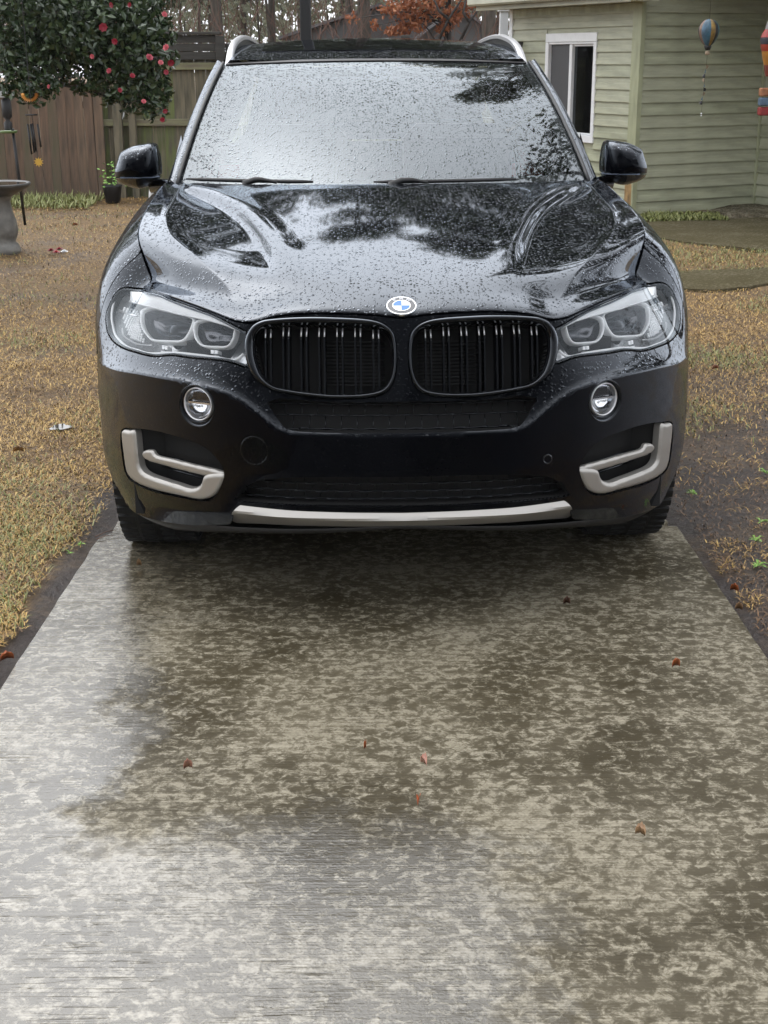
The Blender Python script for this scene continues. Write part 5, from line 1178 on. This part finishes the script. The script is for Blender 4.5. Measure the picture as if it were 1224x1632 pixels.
b = MB(); b.lathe([(.0001, .52), (.03, .54), (.035, .57), (.02, .60), (.0001, .61)], 14, M=Matrix.Translation(c + Vector((-.06, 0, 0)))); b.build('glass_ball', M_wframe, fd, smooth=True)
ch = wpt3(50, 184, 10.2); wc = empty('wind_chime', ch, label='black tube wind chime with a yellow sun charm hanging before the brown fence', cat='wind chime')
b = MB(); b.lathe([(.0001, .0), (.045, 0), (.045, .008), (.0001, .010)], 20); b.build('top_disc', M_iron, wc, smooth=True); b = MB(); b.tube([(0, 0, .01), (.005, 0, .09), (0, 0, .9)], .0015, 5); b.build('cord', M_iron, wc)
for (dx, za, zb_) in ((-.033, -.06, -.27), (-.012, -.06, -.26), (.002, -.055, -.25), (.038, -.06, -.22)):
    b = MB(); b.tube([(dx, 0, 0), (dx, 0, za)], .0015, 4); b.tube([(dx, 0, za), (dx + .012, 0, zb_)], .007, 8); b.build('chime_tube', M_iron, wc, smooth=True)
b = MB(); b.tube([(.005, 0, 0), (.022, 0, -.30)], .002, 5); b.build('striker_cord', M_iron, wc)
M_sunch = pbr('sun_charm_yellow', (.5, .30, .04), .4); b = MB(); cs = Vector((.024, 0, -.325)); V = [(0, 0, 0)] + [((.036 if i % 2 else .020) * cos(2 * pi * i / 20), 0, (.036 if i % 2 else .020) * sin(2 * pi * i / 20)) for i in range(20)]
b.add([Vector(v) + cs for v in V] + [Vector(v) + cs + Vector((0, .006, 0)) for v in V], [(0, i + 1, (i + 1) % 20 + 1) for i in range(20)] + [(21, 21 + (i + 1) % 20 + 1, 21 + i + 1) for i in range(20)] + [(i + 1, 21 + i + 1, 21 + (i + 1) % 20 + 1, (i + 1) % 20 + 1) for i in range(20)]); b.build('sun_charm', M_sunch, wc)
# orange hanging ornament just above the chime
oo = wpt3(47, 150, 10.25); b = MB()
og = empty('hanging_ornament', oo, label='orange petalled hanging ornament among the lower camellia leaves', cat='ornament'); M_or = pbr('ornament_orange', (.55, .24, .04), .5)
for i in range(16):
    a = pi + pi * i / 15 if i < 16 else 0; c_, s_ = cos(a), sin(a); q = MB(); q.add([(c_ * .035, 0, s_ * .03), (c_ * .05 - s_ * .008, -.01, s_ * .045 + c_ * .008), (c_ * .066, .0, s_ * .06), (c_ * .05 + s_ * .008, .01, s_ * .045 - c_ * .008)], [(0, 1, 2), (0, 2, 3)]); q.build('petal', M_or, og)
b = MB(); b.tube([(0, 0, .0), (0, 0, .9)], .0015, 4); b.build('cord', M_iron, og)
# balloon spinner
bs = wpt3(1131, 30, 14.0); sp = empty('balloon_spinner', bs, label='small striped hot air balloon wind spinner with a curled tail under the porch', cat='wind spinner')
cols = [tuple(c * .34 for c in q) for q in [(.10, .28, .42), (.55, .33, .06), (.02, .02, .025), (.12, .35, .38), (.35, .38, .12), (.02, .02, .025), (.5, .3, .2), (.14, .30, .45)]]
prof = catmull([(.004, 0), (.05, -.015), (.085, -.06), (.095, -.11), (.085, -.16), (.06, -.21), (.030, -.245)], 4); ng = 12
for gI in range(ng):
    a0, a1 = 2 * pi * gI / ng, 2 * pi * (gI + 1) / ng; V = []; F = []
    for (r, z) in prof:
        for t in (0, .25, .5, .75, 1):
            a = a0 + (a1 - a0) * t; rr = r * (1 + .06 * sin(pi * t)); V.append((rr * cos(a), rr * sin(a), z))
    for i in range(len(prof) - 1):
        for q in range(4): F.append((i * 5 + q, i * 5 + q + 1, (i + 1) * 5 + q + 1, (i + 1) * 5 + q))
    cc = cols[gI % 8]; nm = 'gore_%d' % (gI % 8); mesh_obj('gore', V, F, MATS.get(nm) or pbr(nm, cc, .5, noise=.4, nscale=25), sp)
b = MB(); b.lathe([(.032, -.245), (.036, -.255), (.024, -.285), (.0001, -.287)], 16); b.build('skirt', M_iron, sp, smooth=True)
b = MB(); b.lathe([(.0001, -.295), (.02, -.295), (.023, -.33), (.0001, -.332)], 12); b.build('basket', pbr('basket_tan', (.28, .21, .14), .6), sp, smooth=True)
b = MB(); b.tube([(0, 0, 0), (0, 0, .85)], .0015, 4); b.tube([(0, 0, -.33), (-.02, 0, -.86)], .0012, 4); b.build('cord', M_iron, sp)
for i in range(9):
    z = -.42 - .042 * i; x0_ = -.005 - .002 * i; a = i * 1.1; q = MB(); w = .028
    q.add([(x0_, 0, z), (x0_ + w * cos(a), w * sin(a), z - .012), (x0_ + w * .8 * cos(a + .6), w * .8 * sin(a + .6), z - .035), (x0_, 0, z - .04)], [(0, 1, 2, 3)]); q.build('tail_piece', [MATS['basket_tan'], MATS['gore_0'], M_iron][i % 3], sp)
b = MB(); b.lathe([(.0001, -.87), (.009, -.878), (.0001, -.888), (.009, -.898), (.0001, -.908)], 8, M=Matrix.Translation((-.02, 0, 0))); b.build('tail_beads', M_wframe, sp, smooth=True)
# red spinner at the right edge
rs = wpt3(1236, 30, 13.2); sp2 = empty('red_spinner', rs, label='red and orange fabric wind spinner cut off by the right edge', cat='wind spinner')
secs = [((.32, .30, .30), .06, .0, .085, -.09), ((.50, .03, .02), .085, -.09, .12, -.16), ((.03, .03, .05), .12, -.16, .115, -.22), ((.5, .05, .02), .115, -.22, .10, -.28), ((.60, .26, .03), .10, -.28, .07, -.40), ((.25, .04, .02), .07, -.40, .05, -.50)]
for i, (c_, r0, z0_, r1, z1_) in enumerate(secs):
    q = MB(); q.lathe([(r0, z0_), ((r0 + r1) / 2 + .004, (z0_ + z1_) / 2), (r1, z1_ + .001)], 20); q.build('spinner_panel', pbr('spinner_%d' % i, tuple(c * .55 for c in c_), .5, noise=.3, nscale=18), sp2, smooth=True)
for i, c_ in enumerate([(.5, .2, .08), (.12, .2, .3), (.35, .02, .02)]):
    q = MB(); z = -.60 - .085 * i; q.box((-.09, -.05, z - .075), (.05, .05, z), bev=.01); q.build('lower_panel', pbr('spinner_low_%d' % i, tuple(c * .55 for c in c_), .5, noise=.3, nscale=18), sp2)
q = MB(); q.tube([(0, 0, 0), (0, 0, .8)], .002, 4); q.tube([(0, 0, -.5), (0, 0, -.62)], .002, 4); q.build('cord', M_iron, sp2)
# things by the tall fence, seen under the left mirror
pot = empty('potted_plant', (-3.38, 17.5, -.30), label='black pot with a scraggly green plant at the mossy fence', cat='plant')
b = MB(); b.lathe([(.0001, 0), (.09, 0), (.12, .20), (.13, .22), (.11, .21), (.0001, .19)], 18); b.build('pot', M_iron, pot, smooth=True)
b = MB()
for i in range(60):
    a = random.uniform(0, 2 * pi); r = random.uniform(.02, .17); z = random.uniform(.2, .5); p = Vector((r * cos(a), r * sin(a), z)); l = .05; u = Vector((random.gauss(0, 1), random.gauss(0, 1), random.gauss(0, .5))).normalized(); v = u.orthogonal().normalized()
    b.add([p - u * l / 2, p + v * l * .25, p + u * l / 2, p - v * l * .25], [(0, 1, 2, 3)])
o = b.build('foliage', M_weed, pot); o['kind'] = 'stuff'
st_ = empty('plastic_stool', (-2.72, 17.4, -.30), label='white legged low stool against the mossy fence under the left mirror', cat='stool')
for dx in (-.14, .14):
    for dy in (-.1, .1): b = MB(); b.tube([(dx * 1.2, dy * 1.2, 0), (dx, dy, .26)], .018, 8); b.build('leg', M_wframe, st_, smooth=True)
b = MB(); b.box((-.2, -.15, .26), (.2, .15, .29), bev=.01); b.build('seat', M_iron, st_)
b = MB(); b.box((-.45, -.05, 0), (.45, .05, .04), bev=.005); pk = b.build('plank', pbr('yellow_plank', (.40, .28, .12), .6, noise=.3, nscale=5), loc=(-2.45, 17.15, -.29), label='pale yellow plank lying on the lawn before the mossy fence', cat='plank')

# ------------------------------------------------------------------ plants
def leafcloud(name, pts, size, mat, parent, aspect=.5, bend=True, seed=0, kind='stuff', droop=0.0, **k):
    """many separate leaf faces (two folded halves each) at the given points"""
    rng = np.random.default_rng(seed); n = len(pts); u = rng.normal(size=(n, 3)); u[:, 2] -= droop; u /= np.linalg.norm(u, axis=1, keepdims=True)
    w = rng.normal(size=(n, 3)); w[:, 2] += .0; v = np.cross(u, w); v /= np.linalg.norm(v, axis=1, keepdims=True); nn = np.cross(u, v)
    L_ = (size * rng.uniform(.7, 1.3, n))[:, None]; W_ = L_ * aspect / 2
    a = pts - u * L_ / 2; c = pts + u * L_ / 2; m1 = pts + v * W_ + nn * W_ * .5; m2 = pts - v * W_ + nn * W_ * .5
    V = np.stack([a, m1, c, m2], 1).reshape(-1, 3); i = np.arange(n) * 4
    me = bpy.data.meshes.new(name); me.vertices.add(len(V)); me.vertices.foreach_set('co', V.ravel())
    loops = np.stack([i, i + 1, i + 2, i, i + 2, i + 3], 1).ravel(); me.loops.add(len(loops)); me.loops.foreach_set('vertex_index', loops.astype(np.int32))
    me.polygons.add(2 * n); me.polygons.foreach_set('loop_start', (np.arange(2 * n) * 3).astype(np.int32)); me.update(calc_edges=True); me.validate(); me.materials.append(mat)
    o = bpy.data.objects.new(name, me); COL.objects.link(o); o.parent = parent; return tag(o, kind=kind, **k)
def leafshade(name, c, c2, rough=.4, trans=.25):
    m, N, L = nt(name); o = N.new('ShaderNodeOutputMaterial'); b = N.new('ShaderNodeBsdfPrincipled'); g_ = N.new('ShaderNodeNewGeometry'); r = N.new('ShaderNodeValToRGB'); L.new(g_.outputs['Random Per Island'], r.inputs[0])
    r.color_ramp.elements[0].color = (*c, 1); r.color_ramp.elements[1].color = (*c2, 1); L.new(r.outputs[0], b.inputs['Base Color']); b.inputs['Roughness'].default_value = rough
    t = N.new('ShaderNodeBsdfTranslucent'); L.new(r.outputs[0], t.inputs[0]); mx = N.new('ShaderNodeMixShader'); mx.inputs[0].default_value = trans; L.new(b.outputs[0], mx.inputs[1]); L.new(t.outputs[0], mx.inputs[2]); L.new(mx.outputs[0], o.inputs[0]); return m
M_cam = leafshade('camellia_leaves', (.020, .036, .016), (.06, .09, .036), .14, .1)
M_bark = pbr('bark', (.085, .07, .055), .85, noise=.4, nscale=5, bump=.02, bscale=9, nstretch=(3, 3, .5)); M_barkd = pbr('wet_dark_bark', (.035, .028, .024), .7, noise=.4, nscale=6, bump=.01, bscale=12, nstretch=(3, 3, .5))
def blob(rng, c, r, n, shell_=.5): 
    d = rng.normal(size=(n, 3)); d /= np.linalg.norm(d, axis=1, keepdims=True); rad = rng.uniform(0, 1, n) ** shell_; return np.array(c) + d * rad[:, None] * np.array(r)
rng = np.random.default_rng(11)
cm = empty('camellia_tree', (-4.6, 11.4, -.30), label='dark leaved camellia with pink red blooms hanging in from the left', cat='tree'); O5 = np.array([-4.6, 11.4, -.30])
lobes = []
for (x, y, D, rx, rz, n) in [(272, 60, 10.6, .06, .05, 34), (276, 92, 10.5, .05, .05, 30), (268, 150, 10.45, .05, .08, 40), (240, 185, 10.4, .05, .05, 22), (205, 175, 10.5, .06, .05, 26), (178, 160, 10.5, .07, .06, 40), (128, 140, 10.6, .08, .06, 50), (85, 140, 10.4, .07, .07, 44), (20, 140, 10.5, .10, .07, 60), (250, 5, 10.7, .10, .06, 60), (20, 20, 11.0, .65, .45, 2600), (90, -20, 11.0, .7, .5, 2800), (60, 60, 10.8, .45, .30, 1700), (150, 30, 10.7, .50, .36, 2000), (120, 75, 10.6, .28, .20, 700), (205, 60, 10.6, .34, .34, 1300), (190, 10, 10.7, .34, .25, 700), (235, 95, 10.5, .20, .26, 520), (215, 130, 10.5, .20, .20, 420), (240, 50, 10.6, .18, .18, 300), (170, 110, 10.6, .20, .20, 420), (150, 130, 10.6, .14, .12, 160), (15, 105, 10.5, .22, .22, 420), (55, 115, 10.5, .20, .20, 380), (62, 150, 10.4, .09, .10, 90), (38, 145, 10.4, .10, .10, 90), (95, 118, 10.6, .12, .12, 110), (250, 160, 10.4, .08, .14, 90), (228, 165, 10.4, .10, .09, 80), (262, 178, 10.4, .04, .07, 26), (195, 150, 10.5, .12, .07, 90), (258, 130, 10.5, .07, .10, 60), (262, 35, 10.6, .07, .07, 50)]:
    c = wpt3(x, y, D); lobes.append(blob(rng, c, (rx, rx * 1.1, rz), int(n * .78), .5))
lobes.append(blob(rng, (-4.4, 11.2, 3.2), (1.5, 1.4, 1.1), 6500, .35)); lobes.append(blob(rng, (-4.9, 11.4, 2.2), (1.3, 1.3, 1.0), 3500, .35))
leafcloud('crown', np.vstack(lobes) - O5, .062, M_cam, cm, .5, droop=.25, seed=3)
b = MB(); b.tube([(0, 0, 0), (.05, 0, 1.0), (.0, -.1, 1.9), (.1, -.1, 3.0)], [.09, .075, .06, .03], 9); b.build('trunk', M_bark, cm, smooth=True)
for tgt in ((235, 95), (150, 60), (60, 100), (250, 170), (200, 20), (262, 178)):
    p = wpt3(*tgt, 10.55) - Vector(O5); b = MB(); s0 = Vector((0, -.1, 1.6)); b.tube([s0, s0.lerp(p, .4) + Vector((0, 0, .25)), s0.lerp(p, .75) + Vector((0, 0, .12)), p], [.035, .022, .012, .004], 6); b.build('branch', M_bark, cm, smooth=True)
M_petal = [pbr('petal_pink', (.36, .045, .07), .5), pbr('petal_red', (.28, .012, .03), .5), pbr('petal_rose', (.5, .10, .12), .5)]
def bloom(i):
    b = MB()
    for ring, (r, up, k) in enumerate(((.040, .006, 7), (.030, .014, 6), (.017, .020, 5))):
        for j in range(k):
            a = 2 * pi * j / k + ring * .5; c_, s_ = cos(a), sin(a); w = r * .55
            b.add([(0, 0, up * .3), (c_ * r * .6 - s_ * w, s_ * r * .6 + c_ * w, up), (c_ * r, s_ * r, up + .006), (c_ * r * .6 + s_ * w, s_ * r * .6 - c_ * w, up)], [(0, 1, 2, 3)])
    b.lathe([(.006, .02), (.004, .028), (.0001, .03)], 6)
    return b
fpos = [(164, 43, 1.25), (183, 66, .9), (265, 76, 1.0), (238, 92, 1.1), (272, 100, 1.0), (256, 100, .8), (265, 115, .75), (211, 121, .8), (147, 90, .7), (174, 113, .8), (191, 144, .7), (229, 162, .75), (263, 177, .75), (259, 191, .75), (262, 23, .8), (178, 8, .8), (207, 8, .7), (78, 138, .6)]
bmesh_cache = {}
for i, (x, y, sc) in enumerate(fpos):
    k = i % 3
    if k not in bmesh_cache: o = bloom(k).build('bloom', M_petal[k], cm); bmesh_cache[k] = o
    else: o = bpy.data.objects.new('bloom', bmesh_cache[k].data); COL.objects.link(o); o.parent = cm
    o.location = wpt3(x, y, 10.15) - Vector(O5); o.scale = (sc * .66,) * 3; o.rotation_euler = (radians(90 + random.uniform(-40, 25)), 0, random.uniform(-.7, .7))
# fallen camellia petals
for i, (x, y) in enumerate([(82, 404), (90, 407), (103, 406), (95, 402)]):
    o = bloom(0).build('fallen_bloom', M_petal[(i + 1) % 3] if i != 2 else M_wframe, loc=px_ground(x, y, .02), label=['leftmost of the fallen camellia blooms on the ground', 'pink camellia bloom fallen between the two end ones', 'whitish fallen bloom, rightmost of the group under the camellia', 'fallen camellia bloom behind the others on the ground'][i], cat='flower', group='camellia blooms fallen under the bush')
# ---- trees
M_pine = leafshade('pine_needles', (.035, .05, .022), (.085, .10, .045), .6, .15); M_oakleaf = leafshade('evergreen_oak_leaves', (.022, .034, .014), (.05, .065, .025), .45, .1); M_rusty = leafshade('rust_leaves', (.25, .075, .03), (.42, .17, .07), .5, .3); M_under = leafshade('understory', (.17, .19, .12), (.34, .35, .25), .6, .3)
def pine_proto(seed, H, lowcrown, spread, nclump, per, size, mat, bark, trunk_r):
    rng = np.random.default_rng(seed); t = empty('pine_tree')
    lean = rng.normal(0, .02, 2); path = [(lean[0] * z, lean[1] * z + .06 * sin(z * .7), z) for z in np.linspace(0, H * .97, 9)]
    b = MB(); b.tube(path, list(np.linspace(trunk_r, trunk_r * .25, 9)), 10); b.build('trunk', bark, t, smooth=True)
    b = MB(); pts = []
    for i in range(nclump):
        f_ = rng.uniform(0, 1) ** .8; z = H * (lowcrown + (1 - lowcrown) * f_); a = rng.uniform(0, 2 * pi); R_ = spread * (1 - .65 * f_) * rng.uniform(.3, 1); e = np.array([R_ * cos(a), R_ * sin(a), z + R_ * .15])
        b.tube([(lean[0] * z, lean[1] * z, z - .3), tuple(e * [.5, .5, 1] - [0, 0, .12]), tuple(e)], [.05, .03, .012], 4, cap=False); s = rng.uniform(.5, 1.2) * spread * .30; pts.append(blob(rng, e, (s, s, s * .5), per, .6))
    br = b.build('limbs', bark, t, smooth=True); br['kind'] = 'stuff'
    leafcloud('crown', np.vstack(pts), size, mat, t, .22 if mat is M_pine else .5, seed=seed); return t
protos = [pine_proto(21, 18, .30, 3.4, 80, 150, .42, M_pine, M_bark, .17), pine_proto(22, 19.5, .34, 3.4, 80, 150, .42, M_pine, M_bark, .20), pine_proto(23, 16, .28, 3.0, 70, 140, .40, M_pine, M_bark, .13)]
spots = [(-6.9, 36, 0, 1.0, 'slender pale pine trunk directly above the camellia tip'), (-5.55, 30, 2, .9, 'dark pine behind the camellia blooms, left of the thick trunk'), (-3.35, 29.5, 1, 1.1, 'thick dark forked pine trunk just left of the car roof rail'), (-2.75, 36, 2, .95, 'thin pine beside the thick dark trunk'), (-2.3, 44, 0, 1.1, 'distant pine right of the thick trunk over the left roof rail'), (-.75, 33, 2, 1.0, 'narrow brown pine trunk between the black post and the rusty leaves'), (-.30, 31, 1, .95, 'pine with two toned trunk just left of the rusty leaves'), (.9, 40, 0, 1.15, 'pine standing behind the rusty leaved tree'), (2.0, 27, 1, .9, 'dark reddish pine trunk right beside the house eave'), (-4.4, 46, 0, 1.2, 'far thin pine over the left end of the board fence'), (-1.4, 52, 1, 1.25, 'farthest pine seen behind the black post'), (-5.9, 50, 2, 1.1, 'far pine between camellia and thick trunk'), (1.6, 48, 0, 1.2, 'far pine behind the small gabled shed')]
used_p = {}
for i, (x, y, k, s, lb) in enumerate(spots):
    t = protos[k] if k not in used_p else copy_tree(protos[k]); used_p[k] = 1
    t.location = (x, y, GZ0 - .05); s = s * (.62 if x < -3.2 else .84); t.scale = (s, s, s); t.rotation_euler = (0, 0, i * 2.1); tag(t, lb, 'tree', 'pines in the wood beyond the fence')
# tall trees beyond and right of the house, over the roof (mirrored in bonnet, glass and wet concrete)
for i, (x, y, k, s, lb) in enumerate([(5.5, 27, 1, 1.05, 'tall pine behind the house, nearest its left wing'), (8.5, 30, 0, 1.15, 'tall pine behind the house, farther right'), (12, 26, 1, 1.1, 'tall pine right of the house'), (3.6, 33, 0, 1.05, 'tall pine between the wood and the house roof')]):
    t = copy_tree(protos[k]); t.location = (x, y, GZ0 - .05); t.scale = (s, s, s); t.rotation_euler = (0, 0, i * 1.7 + .4); tag(t, lb, 'tree', 'tall pines behind the house')
def oak_proto(seed, H, R_, n, per, size, mat, name='evergreen_oak'):
    rng = np.random.default_rng(seed); t = empty(name); b = MB(); b.tube([(0, 0, 0), (.1, 0, H * .2), (0, .1, H * .4), (.1, 0, H * .7)], [.3, .24, .18, .07], 10); b.build('trunk', M_barkd, t, smooth=True)
    b = MB(); pts = []
    for i in range(n):
        d = rng.normal(size=3); d[2] = abs(d[2]) * .9 - .25; d /= np.linalg.norm(d); e = np.array([0, 0, H * .55]) + d * np.array([R_, R_, H * .42]) * rng.uniform(.45, 1); s = R_ * rng.uniform(.14, .28)
        b.tube([(0, 0, H * .35), tuple(np.array([0, 0, H * .4]) * .4 + e * .6 - [0, 0, .2]), tuple(e)], [.09, .05, .015], 5, cap=False); pts.append(blob(rng, e, (s, s, s * .7), per, .5))
    o = b.build('limbs', M_barkd, t, smooth=True); o['kind'] = 'stuff'; leafcloud('crown', np.vstack(pts), size, mat, t, .5, seed=seed); return t
oak = oak_proto(31, 13, 4.6, 60, 170, .20, M_oakleaf)
oak.location = (7.4, 10.5, -.3); tag(oak, 'broad dark evergreen oak overhanging the yard from the right, out of frame', 'tree')
rng2 = random.Random(5)
dark_reflect_row = [(-14, -9), (-9.5, -11), (-5.5, -12.5), (-1.5, -13), (2.5, -12.5), (6.5, -12), (11, -10), (15, -6)]  # unseen trees added to mirror dark in the bumper and block sky light
for i, (x, y) in enumerate(dark_reflect_row):
    t = copy_tree(oak); t.location = (x, y, -.1); s = .62 + .1 * (i % 3); t.scale = (s, s, s * .8); t.rotation_euler = (0, 0, i * 1.3); tag(t, ['leftmost added dark evergreen, unseen behind the camera', 'second added dark evergreen from the left, unseen behind the camera', 'third added dark evergreen from the left, unseen behind the camera', 'added dark evergreen, unseen straight behind the camera, left of centre', 'added dark evergreen, unseen straight behind the camera, right of centre', 'third added dark evergreen from the right, unseen behind the camera', 'second added dark evergreen from the right, unseen behind the camera', 'rightmost added dark evergreen, unseen behind the camera'][i], 'tree', 'unseen evergreens added behind the camera for dark reflections')
# rusty leaved tree behind the fence
rt = empty('beech_tree', (1.05, 20.6, -.30), label='small tree holding rusty orange dead leaves above the car roof', cat='tree'); O6 = Vector((1.05, 20.6, -.30))
b = MB(); b.tube([(0, 0, 0), (-.05, 0, 1.4), (-.12, 0, 2.6), (-.1, 0, 4.6)], [.05, .04, .03, .012], 7); b.build('trunk', M_barkd, rt, smooth=True)
bl = []
for (x, y, n, r) in [(650, 12, 260, .22), (690, 10, 280, .22), (665, 35, 200, .16), (640, 45, 120, .12), (625, 50, 70, .08), (720, 28, 150, .16), (745, 8, 120, .16), (705, 45, 90, .10), (770, 2, 90, .12), (620, 15, 100, .14), (600, 40, 30, .08), (660, -30, 300, .35), (720, -40, 300, .4), (560, 30, 26, .10)]:
    c = wpt3(x, y, 20.5); bl.append(blob(rng, c, (r * 1.3, r * 1.5, r), n, .6)); b = MB(); s0 = Vector((-.08, 0, 1.6 + rng.uniform(0, .8))); e = c - O6; b.tube([s0, s0.lerp(e, .5) + Vector((0, 0, .08)), e], [.018, .010, .004], 5); b.build('branch', M_barkd, rt, smooth=True)
leafcloud('crown', np.vstack(bl) - np.array(O6), .075, M_rusty, rt, .5, seed=9, droop=.6)
for pts in ([(700, 62), (715, 30), (735, 0), (742, -30)], [(716, 32), (700, 18), (690, -5)], [(735, 62), (748, 35), (770, 5), (775, -30)], [(748, 36), (738, 20), (745, -10)]):
    b = MB(); b.tube([wpt3(x, y, 20.2) - O6 for x, y in pts], [.022, .018, .012, .008][:len(pts)], 6); b.build('bare_limb', M_barkd, rt, smooth=True)
# understory and far wood
rng = np.random.default_rng(17)
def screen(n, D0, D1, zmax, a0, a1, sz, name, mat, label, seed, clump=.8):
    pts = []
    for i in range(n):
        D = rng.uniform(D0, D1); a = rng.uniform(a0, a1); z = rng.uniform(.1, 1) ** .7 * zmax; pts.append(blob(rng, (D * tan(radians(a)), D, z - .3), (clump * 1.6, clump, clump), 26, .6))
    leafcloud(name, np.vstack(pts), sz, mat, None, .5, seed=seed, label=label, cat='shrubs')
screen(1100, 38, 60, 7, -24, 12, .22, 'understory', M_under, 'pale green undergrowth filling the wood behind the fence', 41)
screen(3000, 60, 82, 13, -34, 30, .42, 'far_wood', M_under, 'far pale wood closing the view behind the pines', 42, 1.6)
b = MB()
for i in range(90):
    D = rng.uniform(34, 70); a = rng.uniform(-20, 8); x = D * tan(radians(a)); r = rng.uniform(.02, .05); b.tube([(x, D, -.3), (x + rng.normal(0, .2), D, 4), (x + rng.normal(0, .5), D, 10)], [r, r * .8, r * .4], 6, cap=False)
b.build('thin_trunks', M_bark, smooth=True, kind='stuff', label='many thin grey trunks of the wood beyond the fence', cat='trees')
# bare twiggy undergrowth
b = MB()
for i in range(420):
    D = rng.uniform(21, 34); a = rng.uniform(-15, 6); x = D * tan(radians(a)); p = Vector((x, D, rng.uniform(.8, 2))); d = Vector((rng.normal(0, .6), rng.normal(0, .3), 1)).normalized(); b.tube([p, p + d * .6 + Vector((rng.normal(0, .08), 0, 0)), p + d * 1.5 + Vector((rng.normal(0, .3), 0, 0))], [.008, .006, .003], 4, cap=False)
b.build('bare_twigs', M_twig, smooth=True, kind='stuff', label='bare grey brown twigs rising behind the fence', cat='twigs')

# ---- rain haze in the air
hz_ = MB(); hz_.box((-45, -28, -1.6), (45, 95, 24)); m, N, L = nt('haze_air'); o = N.new('ShaderNodeOutputMaterial'); v = N.new('ShaderNodeVolumePrincipled'); v.inputs['Density'].default_value = .0005; v.inputs['Color'].default_value = (.93, .95, .97, 1); v.inputs['Anisotropy'].default_value = .2; L.new(v.outputs[0], o.inputs['Volume'])
hz_.build('haze', m, kind='stuff', label='thin rain haze over the yard and wood', cat='haze')
